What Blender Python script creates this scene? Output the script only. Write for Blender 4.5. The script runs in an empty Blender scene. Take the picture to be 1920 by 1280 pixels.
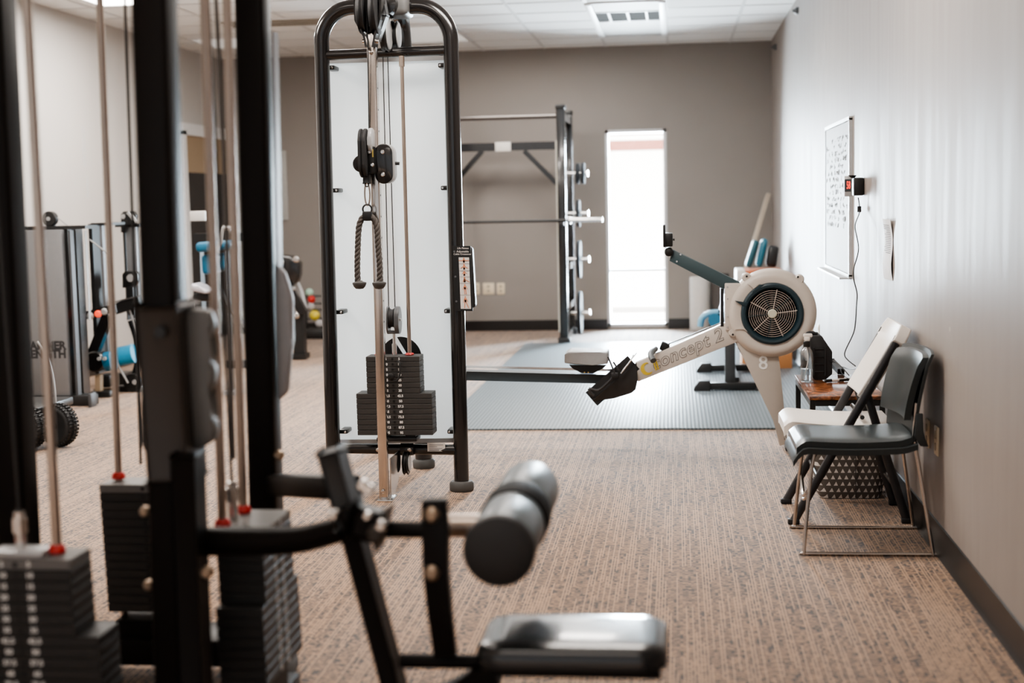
import bpy, bmesh, math, random
from mathutils import Vector, Matrix
random.seed(7)
V = Vector
sc = bpy.context.scene
COL = sc.collection
PI = math.pi

# ------------------------------------------------------------------ camera
FPX, EYE = 2667.0, 1.41
dY = V((307, 268, -FPX)).normalized()
z0 = V((-0.010, 1, 0))
dZ = (z0 - dY * z0.dot(dY)).normalized()
dX = dY.cross(dZ)
WC = Matrix((dX, dY, dZ))            # camera -> world (rows are the world axes seen by the camera)
CAM = V((0, 0, EYE))
def ray(px, py): return WC @ V((px - 960, 640 - py, -FPX))
def P(px, py, Y):
    r = ray(px, py); return CAM + r * (Y / r.y)
def F(px, py, z=0.0):
    r = ray(px, py); return CAM + r * ((z - EYE) / r.z)
def W(px, py, X):
    r = ray(px, py); return CAM + r * (X / r.x)
cd = bpy.data.cameras.new('camera'); cam = bpy.data.objects.new('camera', cd); COL.objects.link(cam)
cam.matrix_world = Matrix.Translation(CAM) @ WC.to_4x4()
cd.sensor_width = 36; cd.lens = FPX / 1920 * 36; cd.clip_start = 0.05; cd.clip_end = 300
cd.dof.use_dof = True; cd.dof.focus_distance = 6.9; cd.dof.aperture_fstop = 1.8
sc.camera = cam

# ------------------------------------------------------------------ materials
MATS = {}
def nodes(m): return m.node_tree.nodes, m.node_tree.links
def mat(name, col, rough=.5, metal=0., var=.08, scale=30., bump=0., coat=0., spec=.5, emit=None, es=1., trans=0., alpha=1.):
    m = bpy.data.materials.new(name); m.use_nodes = True
    n, l = nodes(m); b = n['Principled BSDF']
    b.inputs['Roughness'].default_value = rough; b.inputs['Metallic'].default_value = metal
    b.inputs['Coat Weight'].default_value = coat; b.inputs['Coat Roughness'].default_value = .08
    b.inputs['Specular IOR Level'].default_value = spec
    b.inputs['Transmission Weight'].default_value = trans; b.inputs['Alpha'].default_value = alpha
    tc = n.new('ShaderNodeTexCoord'); nz = n.new('ShaderNodeTexNoise'); nz.inputs['Scale'].default_value = scale
    nz.inputs['Detail'].default_value = 4
    l.new(tc.outputs['Object'], nz.inputs['Vector'])
    mx = n.new('ShaderNodeMix'); mx.data_type = 'RGBA'
    l.new(nz.outputs['Fac'], mx.inputs['Factor'])
    c = V(col[:3])
    mx.inputs['A'].default_value = (*(c * (1 - var)), 1); mx.inputs['B'].default_value = (*(c * (1 + var)), 1)
    l.new(mx.outputs['Result'], b.inputs['Base Color'])
    if bump:
        bp = n.new('ShaderNodeBump'); bp.inputs['Strength'].default_value = bump; bp.inputs['Distance'].default_value = .002
        l.new(nz.outputs['Fac'], bp.inputs['Height']); l.new(bp.outputs['Normal'], b.inputs['Normal'])
    if emit:
        b.inputs['Emission Color'].default_value = (*emit, 1); b.inputs['Emission Strength'].default_value = es
    MATS[name] = m; return m

gloss = mat('black gloss paint', (.010, .009, .009), .22, coat=.5)
satin = mat('black satin', (.012, .012, .012), .38)
fore = mat('dark powder coat', (.010, .0078, .0066), .42, spec=.16)
foreiron = mat('dark plate iron', (.027, .0255, .0245), .5, var=.15)
rubber = mat('black rubber', (.018, .018, .019), .6, bump=.2, scale=120)
footr = mat('grey foot rubber', (.085, .083, .08), .6)
iron = mat('weight plate iron', (.045, .043, .041), .55, var=.15, bump=.15, scale=200)
irontop = mat('lead weight plate', (.16, .155, .15), .5, var=.12, bump=.1, scale=200)
chrome = mat('brushed chrome', (.60, .55, .51), .2, 1., var=.12, scale=14)
steel = mat('bright steel', (.72, .7, .68), .25, 1.)
rodm = mat('guide rod steel', (.50, .42, .36), .30, 1.)
cable = mat('cable black', (.02, .02, .02), .4)
greyp = mat('grey cast metal', (.13, .135, .14), .35, .3)
silver = mat('silver grey plastic', (.42, .42, .42), .35, .2)
red = mat('red bumper', (.55, .03, .025), .4)
white = mat('white print', (.85, .85, .83), .5)
brass = mat('brass', (.6, .42, .12), .3, 1.)
dullbolt = mat('dull zinc bolt', (.40, .31, .23), .4, .9)
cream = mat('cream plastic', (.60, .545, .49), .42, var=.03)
creamd = mat('cream wire', (.58, .51, .46), .45)
teal = mat('dark teal plastic', (.018, .040, .052), .38)
tealarm = mat('slate teal metal', (.045, .075, .085), .42)
greypad = mat('grey pad', (.30, .30, .30), .5)
pad = mat('black vinyl', (.016, .017, .018), .28, coat=.25, bump=.06, scale=160)
bluepad = mat('teal blue vinyl', (.02, .15, .26), .3)
whitep = mat('white moulded plastic', (.80, .755, .70), .42, var=.02)
charc = mat('charcoal tube paint', (.035, .034, .036), .4)
shell = mat('dark grey chair shell', (.036, .041, .042), .42, var=.05, spec=.35)
vinyl = mat('slate vinyl', (.026, .034, .036), .32, spec=.45, coat=.08, bump=.05, scale=140)
thinch = mat('thin chrome', (.55, .5, .46), .22, 1.)
ivory = mat('ivory outlet plastic', (.72, .62, .46), .45)
paper = mat('white paper', (.82, .82, .84), .7)
ink = mat('faded ink', (.25, .25, .27), .7)
redled = mat('red led', (.5, .03, .02), .4, emit=(1, .06, .03), es=1.6)
wood = mat('pale wood', (.58, .50, .41), .6, scale=8, var=.15)
plywood = mat('orange plywood', (.55, .25, .10), .55, scale=6, var=.25)
hgrey = mat('machine silver grey', (.20, .205, .215), .4, .3)
hdark = mat('machine dark grey', (.08, .083, .088), .4, .2)
tyre = mat('tyre rubber', (.02, .021, .022), .55, bump=.3, scale=80)
yellow = mat('yellow ball rubber', (.65, .52, .06), .5)
green = mat('pale green ball rubber', (.40, .60, .48), .5)
bgrey = mat('grey ball rubber', (.42, .40, .40), .5)
tan = mat('tan partition paint', (.36, .27, .18), .7)
doorw = mat('white door paint', (.78, .72, .67), .5)
trimw = mat('white trim paint', (.78, .78, .78), .45)
darkgl = mat('dark glass', (.025, .023, .022), .12)
redbr = mat('red brick soffit', (.26, .10, .075), .8)
label_w = mat('white sticker', (.70, .67, .63), .5)

def spots(m):  # scuffs on wall
    pass

# ------------------------------------------------------------------ mesh builder
def basis(axis, up=None):
    a = axis.normalized(); u = V(up) if up is not None else (V((0, 0, 1)) if abs(a.z) < .95 else V((0, 1, 0)))
    x = u.cross(a)
    if x.length < 1e-5: x = V((1, 0, 0)).cross(a)
    x.normalize(); y = a.cross(x); return x, y, a
class MB:
    def __init__(s): s.bm = bmesh.new()
    def _f(s, vs):
        try: return s.bm.faces.new(vs)
        except ValueError: return None
    def box(s, c, size, rot=None, bev=0., seg=2):
        r = bmesh.ops.create_cube(s.bm, size=1.); vs = r['verts']
        M = Matrix.Translation(V(c)) @ (rot.to_4x4() if rot else Matrix()) @ Matrix.Diagonal((*size, 1))
        for v in vs: v.co = M @ v.co
        if bev:
            es = list({e for v in vs for e in v.link_edges})
            bmesh.ops.bevel(s.bm, geom=es, offset=bev, segments=seg, affect='EDGES', profile=.5)
        return s
    def bar(s, p0, p1, w, h, up=None, bev=0., seg=2):
        p0, p1 = V(p0), V(p1); x, y, a = basis(p1 - p0, up)
        return s.box((p0 + p1) / 2, (w, h, (p1 - p0).length), Matrix((x, y, a)).transposed(), bev, seg)
    def ring(s, c, x, y, r, n, r2=None):
        return [s.bm.verts.new(c + x * math.cos(2 * PI * i / n) * r + y * math.sin(2 * PI * i / n) * (r2 or r)) for i in range(n)]
    def skin(s, rings, cap=True, closed=False):
        n = len(rings[0])
        prs = list(zip(rings, rings[1:])) + ([(rings[-1], rings[0])] if closed else [])
        for a, b in prs:
            for i in range(n): s._f((a[i], a[(i + 1) % n], b[(i + 1) % n], b[i]))
        if cap and not closed: s._f(rings[0][::-1]); s._f(rings[-1])
        return s
    def cyl(s, p0, p1, r, r2=None, n=20):
        p0, p1 = V(p0), V(p1); x, y, a = basis(p1 - p0)
        return s.skin([s.ring(p0, x, y, r, n), s.ring(p1, x, y, r if r2 is None else r2, n)])
    def lathe(s, c, axis, prof, n=40):
        c = V(c); x, y, a = basis(V(axis))
        return s.skin([s.ring(c + a * t, x, y, max(r, 1e-4), n) for r, t in prof])
    def tube(s, pts, r, n=12, closed=False, flat=1., up=None):
        pts = [V(p) for p in pts]; m = len(pts); rings = []; px = None
        for i, p in enumerate(pts):
            if closed: t = pts[(i + 1) % m] - pts[i - 1]
            else: t = pts[min(i + 1, m - 1)] - pts[max(i - 1, 0)]
            t.normalize()
            if px is None: x, y, _ = basis(t, up)
            else:
                x = px - t * px.dot(t); x.normalize(); y = t.cross(x)
            px = x; rr = r[i] if isinstance(r, (list, tuple)) else r
            rings.append(s.ring(p, x, y, rr, n, rr * flat))
        return s.skin(rings, not closed, closed)
    def prism(s, pts, ext, bev=0., seg=2):
        pts = [V(p) for p in pts]; e = V(ext)
        a = [s.bm.verts.new(p) for p in pts]; b = [s.bm.verts.new(p + e) for p in pts]
        s.skin([a, b])
        if bev:
            es = list({q for v in a + b for q in v.link_edges})
            bmesh.ops.bevel(s.bm, geom=es, offset=bev, segments=seg, affect='EDGES', profile=.5)
        return s
    def ball(s, c, r, sc_=(1, 1, 1), n=20):
        q = bmesh.ops.create_uvsphere(s.bm, u_segments=n, v_segments=n // 2 + 2, radius=r)
        for v in q['verts']: v.co = V(c) + V((v.co.x * sc_[0], v.co.y * sc_[1], v.co.z * sc_[2]))
        return s
    def torus(s, c, axis, R, r, n=36, m=8, a0=0, a1=None):
        x, y, a = basis(V(axis)); c = V(c)
        if a1 is None:
            return s.tube([c + (x * math.cos(2 * PI * i / n) + y * math.sin(2 * PI * i / n)) * R for i in range(n)], r, m, True)
        return s.tube([c + (x * math.cos(a0 + (a1 - a0) * i / n) + y * math.sin(a0 + (a1 - a0) * i / n)) * R for i in range(n + 1)], r, m)
    def grid(s, fn, nu, nv):
        g = [[s.bm.verts.new(fn(i / nu, j / nv)) for j in range(nv + 1)] for i in range(nu + 1)]
        for i in range(nu):
            for j in range(nv): s._f((g[i][j], g[i + 1][j], g[i + 1][j + 1], g[i][j + 1]))
        return s
    def slab(s, fn, nu, nv, thick):   # closed curved slab; fn(u,v)->(point, normal)
        A = [[s.bm.verts.new(fn(i / nu, j / nv)[0]) for j in range(nv + 1)] for i in range(nu + 1)]
        B = []
        for i in range(nu + 1):
            B.append([s.bm.verts.new(fn(i / nu, j / nv)[0] + fn(i / nu, j / nv)[1] * thick) for j in range(nv + 1)])
        for i in range(nu):
            for j in range(nv):
                s._f((A[i][j], A[i + 1][j], A[i + 1][j + 1], A[i][j + 1])); s._f((B[i][j], B[i][j + 1], B[i + 1][j + 1], B[i + 1][j]))
        for i in range(nu):
            s._f((A[i][0], B[i][0], B[i + 1][0], A[i + 1][0])); s._f((A[i][nv], A[i + 1][nv], B[i + 1][nv], B[i][nv]))
        for j in range(nv):
            s._f((A[0][j], A[0][j + 1], B[0][j + 1], B[0][j])); s._f((A[nu][j], B[nu][j], B[nu][j + 1], A[nu][j + 1]))
        return s
    def text(s, body, size, M, align='CENTER', offset=0., shear=0., spacing=1., ext=0.):
        c = bpy.data.curves.new('t', 'FONT'); c.body = body; c.size = size; c.align_x = align; c.align_y = 'CENTER'
        c.offset = offset; c.shear = shear; c.space_character = spacing; c.extrude = ext; c.resolution_u = 3
        o = bpy.data.objects.new('t', c); COL.objects.link(o)
        dg = bpy.context.evaluated_depsgraph_get(); me = bpy.data.meshes.new_from_object(o.evaluated_get(dg))
        vs = [s.bm.verts.new(M @ v.co) for v in me.vertices]
        for p in me.polygons: s._f([vs[i] for i in p.vertices])
        bpy.data.objects.remove(o); bpy.data.curves.remove(c); bpy.data.meshes.remove(me)
        return s
    def build(s, name, m, parent=None, smooth=True, ang=40, kind=None, label=None, base=None):
        bm = s.bm
        bmesh.ops.recalc_face_normals(bm, faces=bm.faces)
        org = V((0, 0, 0))
        if parent is not None:
            q = parent
            while q.parent: q = q.parent
            org = q.location.copy()
        elif base is not None: org = V(base)
        else:
            xs = [v.co for v in bm.verts]
            org = V(((min(v.x for v in xs) + max(v.x for v in xs)) / 2, (min(v.y for v in xs) + max(v.y for v in xs)) / 2, min(v.z for v in xs)))
        for v in bm.verts: v.co -= org
        me = bpy.data.meshes.new(name); bm.to_mesh(me); bm.free()
        me.materials.append(m)
        if smooth:
            for p in me.polygons: p.use_smooth = True
            me.set_sharp_from_angle(angle=math.radians(ang))
        o = bpy.data.objects.new(name, me); COL.objects.link(o)
        if parent is not None: o.parent = parent
        else: o.location = org
        if kind: o['kind'] = kind
        if label: o['label'] = label
        return o
def tag(o, label, cat, group=None, kind=None):
    o['label'] = label; o['category'] = cat
    if group: o['group'] = group
    if kind: o['kind'] = kind
    return o
def thing(name, label, cat, loc=(0, 0, 0), group=None):
    o = bpy.data.objects.new(name, None); COL.objects.link(o); o.location = V(loc); o.empty_display_size = .1
    return tag(o, label, cat, group)
def frame(o, x, y):
    x = V(x).normalized(); n = x.cross(V(y)).normalized(); y = n.cross(x)
    M = Matrix((x, y, n)).transposed().to_4x4(); M.translation = V(o); return M
def quarter(A, C, B, n=8):
    A, B, C = V(A), V(B), V(C); O = A + B - C
    return [O + (A - O) * math.cos(PI / 2 * i / n) + (B - O) * math.sin(PI / 2 * i / n) for i in range(n + 1)]
def smoothpath(pts, k=6):
    pts = [V(p) for p in pts]; out = []
    for i in range(len(pts) - 1):
        p0, p1, p2, p3 = pts[max(i - 1, 0)], pts[i], pts[i + 1], pts[min(i + 2, len(pts) - 1)]
        for j in range(k):
            t = j / k
            out.append(.5 * ((2 * p1) + (p2 - p0) * t + (2 * p0 - 5 * p1 + 4 * p2 - p3) * t * t + (3 * p1 - p0 - 3 * p2 + p3) * t ** 3))
    out.append(pts[-1]); return out
def capsule_yz(x, yc, zc, hw, hh, n=10):      # stadium outline in the YZ plane
    pts = []
    for i in range(n + 1):
        a = PI * i / n; pts.append(V((x, yc + hw * math.cos(a), zc + (hh - hw) + hw * math.sin(a))))
    for i in range(n + 1):
        a = PI + PI * i / n; pts.append(V((x, yc + hw * math.cos(a), zc - (hh - hw) + hw * math.sin(a))))
    return pts
def capsule_xz(xc, y, zc, hw, hh, n=10):
    return [V((xc + (p.y), y, p.z)) for p in capsule_yz(0, 0, zc, hw, hh, n)]

# ================================================================== ROOM
XR, XL, YB, YF, H = 1.02, -5.0, 15.5, -2.0, 3.05
def carpet_mat():
    m = bpy.data.materials.new('woven brown carpet'); m.use_nodes = True; n, l = nodes(m); b = n['Principled BSDF']
    b.inputs['Roughness'].default_value = .9; b.inputs['Specular IOR Level'].default_value = .25
    b.inputs['Sheen Weight'].default_value = .35; b.inputs['Sheen Roughness'].default_value = .35; b.inputs['Sheen Tint'].default_value = (.95, .97, 1, 1)
    tc = n.new('ShaderNodeTexCoord'); sp = n.new('ShaderNodeSeparateXYZ'); l.new(tc.outputs['Object'], sp.inputs[0])
    def mth(op, *args):
        k = n.new('ShaderNodeMath'); k.operation = op
        for i, v in enumerate(args):
            if hasattr(v, 'links'): l.new(v, k.inputs[i])
            else: k.inputs[i].default_value = v
        return k.outputs[0]
    def white(x, y, w=0.):
        c = n.new('ShaderNodeCombineXYZ'); l.new(x, c.inputs[0])
        if hasattr(y, 'links'): l.new(y, c.inputs[1])
        else: c.inputs[1].default_value = y
        c.inputs[2].default_value = w
        t = n.new('ShaderNodeTexWhiteNoise'); t.noise_dimensions = '3D'; l.new(c.outputs[0], t.inputs['Vector']); return t.outputs['Value']
    def mix(f, A, B):
        x = n.new('ShaderNodeMix'); x.data_type = 'RGBA'
        if hasattr(f, 'links'): l.new(f, x.inputs['Factor'])
        else: x.inputs['Factor'].default_value = f
        for k, v in (('A', A), ('B', B)):
            if hasattr(v, 'links'): l.new(v, x.inputs[k])
            else: x.inputs[k].default_value = (*v, 1)
        return x.outputs['Result']
    X, Y = sp.outputs['X'], sp.outputs['Y']
    u = mth('FLOOR', mth('DIVIDE', X, .0105)); fu = mth('FRACT', mth('DIVIDE', X, .0105)); v = mth('FLOOR', mth('DIVIDE', Y, .0085))
    # tiles half a metre square shift the share of dark yarn
    tile = white(mth('FLOOR', mth('DIVIDE', X, .5)), mth('FLOOR', mth('DIVIDE', Y, .5)), 3.)
    big = n.new('ShaderNodeTexNoise'); big.inputs['Scale'].default_value = 2.2; big.inputs['Detail'].default_value = 3; l.new(tc.outputs['Object'], big.inputs['Vector'])
    thr = mth('ADD', mth('MULTIPLY', tile, .10), mth('ADD', mth('MULTIPLY', big.outputs['Fac'], .5), .14))
    dark = mth('GREATER_THAN', white(u, v, 0.), thr)
    dark2 = mth('GREATER_THAN', white(u, mth('FLOOR', mth('DIVIDE', Y, .05)), 8.), .55)
    line = mth('GREATER_THAN', white(u, mth('FLOOR', mth('DIVIDE', mth('ADD', Y, mth('MULTIPLY', white(u, 0., 5.), .6)), .55)), 1.), .50)
    line = mth('MULTIPLY', line, mth('LESS_THAN', fu, .34))
    c = mix(white(u, v, 9.), CARP_A, CARP_B)
    c = mix(mth('MULTIPLY', mth('MULTIPLY', dark, .92), mth('ADD', mth('MULTIPLY', dark2, .35), .65)), c, CARP_D)
    c = mix(mth('MULTIPLY', line, .80), c, CARP_L)
    l.new(c, b.inputs['Base Color'])
    bp = n.new('ShaderNodeBump'); bp.inputs['Strength'].default_value = .35; bp.inputs['Distance'].default_value = .003
    l.new(dark, bp.inputs['Height']); bp.invert = True; l.new(bp.outputs['Normal'], b.inputs['Normal'])
    return m
CARP_A, CARP_B, CARP_D, CARP_L = (.345, .220, .138), (.28, .182, .12), (.068, .060, .059), (.52, .345, .225)
carpet = carpet_mat()
def wall_mat(name, col, scuff=True, rough=.55):
    m = mat(name, col, rough, var=.035, scale=3.)
    n, l = nodes(m); b = n['Principled BSDF']
    if not scuff: return m
    src = b.inputs['Base Color'].links[0].from_socket
    tc = n.new('ShaderNodeTexCoord'); mp = n.new('ShaderNodeMapping'); mp.inputs['Scale'].default_value = (1, 5, .45); l.new(tc.outputs['Object'], mp.inputs['Vector'])
    st = n.new('ShaderNodeTexNoise'); st.inputs['Scale'].default_value = 2.2; st.inputs['Detail'].default_value = 5; st.inputs['Roughness'].default_value = .65; l.new(mp.outputs['Vector'], st.inputs['Vector'])
    r2 = n.new('ShaderNodeMapRange'); r2.inputs['To Min'].default_value = rough - .05; r2.inputs['To Max'].default_value = rough + .08; r2.inputs['From Min'].default_value = .3; r2.inputs['From Max'].default_value = .7
    l.new(st.outputs['Fac'], r2.inputs['Value']); l.new(r2.outputs['Result'], b.inputs['Roughness'])
    bp = n.new('ShaderNodeBump'); bp.inputs['Strength'].default_value = .05; bp.inputs['Distance'].default_value = .01
    l.new(st.outputs['Fac'], bp.inputs['Height']); l.new(bp.outputs['Normal'], b.inputs['Normal'])
    v = n.new('ShaderNodeTexVoronoi'); v.inputs['Scale'].default_value = 2.6; l.new(tc.outputs['Object'], v.inputs['Vector'])
    r = n.new('ShaderNodeMapRange'); r.inputs['From Min'].default_value = .020; r.inputs['From Max'].default_value = .034
    r.inputs['To Min'].default_value = .55; r.inputs['To Max'].default_value = 0
    l.new(v.outputs['Distance'], r.inputs['Value'])
    x = n.new('ShaderNodeMix'); x.data_type = 'RGBA'; l.new(r.outputs['Result'], x.inputs['Factor'])
    l.new(src, x.inputs['A']); x.inputs['B'].default_value = (.62, .58, .54, 1)
    l.new(x.outputs['Result'], b.inputs['Base Color'])
    return m
wallr = wall_mat('painted greige wall', (.285, .250, .226), rough=.5)
wallb = wall_mat('painted taupe wall', (.265, .240, .222), False)
walll = wall_mat('painted pale wall', (.56, .535, .51), False)
def ceil_mat():
    m = mat('ceiling tile', (.86, .86, .85), .85, var=.03, scale=90, bump=.2)
    return m
ceilm = ceil_mat()
gridm = mat('ceiling grid metal', (.66, .66, .65), .5)
o = MB().box(((XL + XR) / 2, (YB + YF) / 2, -.05), (XR - XL + .4, YB - YF + .4, .1)).build('floor', carpet, kind='structure', base=(0, 0, -.1))
o = MB().box(((XL + XR) / 2, (YB + YF) / 2, H + .05), (XR - XL + .4, YB - YF + .4, .1)).build('ceiling', ceilm, kind='structure')
g = MB()
T = .66
k = -.07
while k < XR: k += T
xs = []
while k > XL: k -= T; xs.append(k)
for x in xs:
    if XL < x < XR: g.box((x, (YB + 2) / 2, H - .002), (.028, YB - 2, .008))
y = YB - .25
while y > 2: g.box(((XL + XR) / 2, y, H - .0015), (XR - XL, .028, .007)); y -= T
g.build('trim_1', gridm, kind='structure')
MB().box((XR + .1, (YB + YF) / 2, H / 2), (.2, YB - YF, H)).build('wall_right', wallr, kind='structure')
MB().box((XL - .1, (YB + YF) / 2, H / 2), (.2, YB - YF, H)).build('wall_left', walll, kind='structure')
# back wall with the window opening
wa, wb = P(1134, 244, YB), P(1253, 612, YB)
wx0, wx1, wz1, wz0 = wa.x, wb.x, wa.z, 0.03
m_ = MB()
def wb_box(x0, x1, z0_, z1_): m_.box(((x0 + x1) / 2, YB + .1, (z0_ + z1_) / 2), (x1 - x0, .2, z1_ - z0_))
wb_box(XL - .2, wx0, 0, H); wb_box(wx1, XR + .2, 0, H); wb_box(wx0, wx1, wz1, H); wb_box(wx0, wx1, 0, wz0)
m_.build('wall_back', wallb, kind='structure')
alum = mat('window aluminium', (.62, .63, .64), .4, .5)
m_ = MB(); t = .035
m_.box((wx0 + t / 2, YB + .08, (wz0 + wz1) / 2), (t, .14, wz1 - wz0)); m_.box((wx1 - t / 2, YB + .08, (wz0 + wz1) / 2), (t, .14, wz1 - wz0))
m_.box(((wx0 + wx1) / 2, YB + .08, wz1 - t / 2), (wx1 - wx0, .14, t)); m_.box(((wx0 + wx1) / 2, YB + .08, wz0 + t / 2), (wx1 - wx0, .14, t))
win = m_.build('window_1', alum, kind='structure')
zm = P(1190, 507, YB).z
MB().box(((wx0 + wx1) / 2, YB + .1, zm), (wx1 - wx0 - .07, .05, .03)).build('mullion', alum, win)
glass = bpy.data.materials.new('window glass'); glass.use_nodes = True
n, l = nodes(glass); n.remove(n['Principled BSDF'])
tr = n.new('ShaderNodeBsdfTransparent'); gl = n.new('ShaderNodeBsdfGlossy'); gl.inputs['Roughness'].default_value = .02
ms = n.new('ShaderNodeMixShader'); fr = n.new('ShaderNodeFresnel'); l.new(fr.outputs[0], ms.inputs[0]); l.new(tr.outputs[0], ms.inputs[1]); l.new(gl.outputs[0], ms.inputs[2])
l.new(ms.outputs[0], n['Material Output'].inputs[0])
m_ = MB(); m_.box(((wx0 + wx1) / 2, YB + .11, (zm + wz1) / 2), (wx1 - wx0 - .07, .006, wz1 - zm - .05)); m_.box(((wx0 + wx1) / 2, YB + .11, (zm + wz0) / 2), (wx1 - wx0 - .07, .006, zm - wz0 - .05))
m_.build('pane', glass, win)
# outside
pave = mat('sunlit concrete', (.75, .74, .72), .8)
MB().box((0, YB + 12.3, -.1), (40, 24, .1)).build('ground', pave, kind='structure')
o = MB().box((-.9, YB + 2.2, 2.07), (4, .25, .12)).box((-.9, YB + 2.6, 2.26), (4, .25, .08)).box((-2.8, YB + 2.4, 1.2), (.16, .16, 2.5)).box((1.0, YB + 2.4, 1.2), (.16, .16, 2.5)).build('awning_beam', redbr)
tag(o, 'red awning beam outdoors seen through the top of the tall window', 'awning')
MB().box((-1, YB + 14, 3), (40, .3, 6)).build('wall_outdoors', mat('sunlit white wall', (.8, .8, .79), .8), kind='structure')
# baseboards
bbm = mat('black rubber baseboard', (.014, .012, .011), .3)
MB().prism([V((XR, YF, 0)), V((XR - .022, YF, 0)), V((XR - .016, YF, .008)), V((XR - .008, YF, .02)), V((XR - .006, YF, .112)), V((XR, YF, .115))], (0, YB - YF, 0)).build('baseboard_right', bbm, kind='structure')
MB().box(((XL + wx0) / 2, YB - .005, .057), (wx0 - XL, .01, .115)).box(((XR + wx1) / 2, YB - .005, .057), (XR - wx1, .01, .115)).build('baseboard_back', bbm, kind='structure')
MB().box((XL + .005, (YB + YF) / 2, .057), (.01, YB - YF, .115)).build('baseboard_left', bbm, kind='structure')
# rubber mat
def mat_rubber():
    m = mat('ribbed grey rubber tile', (.20, .215, .225), .40, var=.1, scale=4)
    n, l = nodes(m); b = n['Principled BSDF']
    tc = n.new('ShaderNodeTexCoord')
    w1 = n.new('ShaderNodeTexWave'); w1.inputs['Scale'].default_value = 13.; w1.bands_direction = 'X'
    w2 = n.new('ShaderNodeTexWave'); w2.inputs['Scale'].default_value = 9.; w2.bands_direction = 'Y'
    for w in (w1, w2): l.new(tc.outputs['Object'], w.inputs['Vector'])
    mm = n.new('ShaderNodeMath'); mm.operation = 'MULTIPLY'; l.new(w1.outputs['Fac'], mm.inputs[0]); l.new(w2.outputs['Fac'], mm.inputs[1])
    bp = n.new('ShaderNodeBump'); bp.inputs['Strength'].default_value = .35; bp.inputs['Distance'].default_value = .004
    l.new(mm.outputs[0], bp.inputs['Height']); l.new(bp.outputs['Normal'], b.inputs['Normal'])
    src = b.inputs['Base Color'].links[0].from_socket
    x = n.new('ShaderNodeMix'); x.data_type = 'RGBA'; l.new(mm.outputs[0], x.inputs['Factor'])
    x.inputs['A'].default_value = (.095, .125, .145, 1); x.inputs['B'].default_value = (.27, .305, .325, 1)
    l.new(x.outputs['Result'], b.inputs['Base Color'])
    return m
matm = mat_rubber()
my0 = F(1170, 806).y; my1 = 14.0
mt = MB().box(((-1.50 + .995) / 2, (my0 + my1) / 2, .006), (2.495, my1 - my0, .012), bev=.003).build('rubber_floor_mat', matm)
tag(mt, 'grey ribbed rubber floor mat laid in front of the tall window', 'floor mat')

# ceiling fixtures
def troffer(x0, x1, y0, y1, m, label, group=None):
    r = thing('ceiling_light', label, 'light', ((x0 + x1) / 2, (y0 + y1) / 2, H - .03), group)
    f = MB(); w = .03
    for (cx, cy, sx, sy) in (((x0 + x1) / 2, y0, x1 - x0 + w, w), ((x0 + x1) / 2, y1, x1 - x0 + w, w), (x0, (y0 + y1) / 2, w, y1 - y0), (x1, (y0 + y1) / 2, w, y1 - y0)):
        f.box((cx, cy, H - .012), (sx, sy, .022))
    f.build('frame', trimw, r)
    MB().box(((x0 + x1) / 2, (y0 + y1) / 2, H - .010), (x1 - x0 - w, y1 - y0 - w, .008)).build('diffuser', m, r)
    return r
dif_dim = mat('dim diffuser', (.8, .8, .78), .6, emit=(1, .98, .94), es=.25)
dif_on = mat('lit diffuser', (.8, .8, .78), .6, emit=(1, .96, .90), es=9.)
def cp(px, py): return F(px, py, H)
a = cp(800, 45); b = cp(895, 73)
troffer(-2.66, -2.04, a.y, b.y, dif_dim, 'pale square ceiling light behind the arch of the cable tower')
a = cp(515, 65); b = cp(515, 84)
troffer(-4.64, -4.02, a.y, b.y, dif_dim, 'pale ceiling light left of the cable tower, near the far wall')
troffer(-4.53, -3.91, 9.9, 11.1, dif_on, 'lit ceiling light at the very top left of the photo')
# HVAC vent
v = thing('ceiling_vent', 'white ceiling air vent with four dark slots above the tall window', 'vent', (-.40, 13.2, H - .03))
y0, y1, y2, y3 = cp(1180, 2).y, cp(1180, 19).y, cp(1180, 37).y, cp(1180, 66).y
xa, xb = -.735, -.075
f = MB()
for x in (xa + .02, xb - .02): f.box((x, (y0 + y3) / 2, H - .012), (.06, y3 - y0, .024), bev=.004)
for yy in (y0, y1, y2, y3): f.box(((xa + xb) / 2, yy, H - .008), (xb - xa, .03, .016), bev=.004)
for q in (.25, .5, .75): f.box((xa + (xb - xa) * q, (y1 + y2) / 2, H - .012), (.018, y2 - y1, .012))
f.build('frame', trimw, v)
MB().box(((xa + xb) / 2, (y1 + y2) / 2, H - .006), (xb - xa - .04, y2 - y1, .006)).build('slot_backing', mat('vent dark', (.03, .027, .022), .9, spec=.1), v)
MB().box(((xa + xb) / 2, (y2 + y3) / 2, H - .006), (xb - xa - .04, y3 - y2, .006)).build('blank_panel', mat('vent panel', (.62, .62, .62), .6), v)
MB().box(((xa + xb) / 2, (y0 + y1) / 2, H - .006), (xb - xa - .04, y1 - y0, .006)).build('blank_panel', MATS['vent panel'], v)
v = thing('ceiling_vent', 'dark slotted ceiling air vent left of the cable tower arch', 'vent', (-4, 11.0, H - .03))
p0, p1 = cp(500, 48), cp(600, 38)
MB().box(((p0.x + p1.x) / 2 - .1, p0.y - .25, H - .008), (1.0, .5, .012)).build('frame', trimw, v)
f = MB()
for i in range(4): f.box(((p0.x + p1.x) / 2 - .1, p0.y - .42 + i * .11, H - .015), (.94, .05, .006))
f.build('slot', mat('vent brown', (.16, .13, .08), .8), v)

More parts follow.
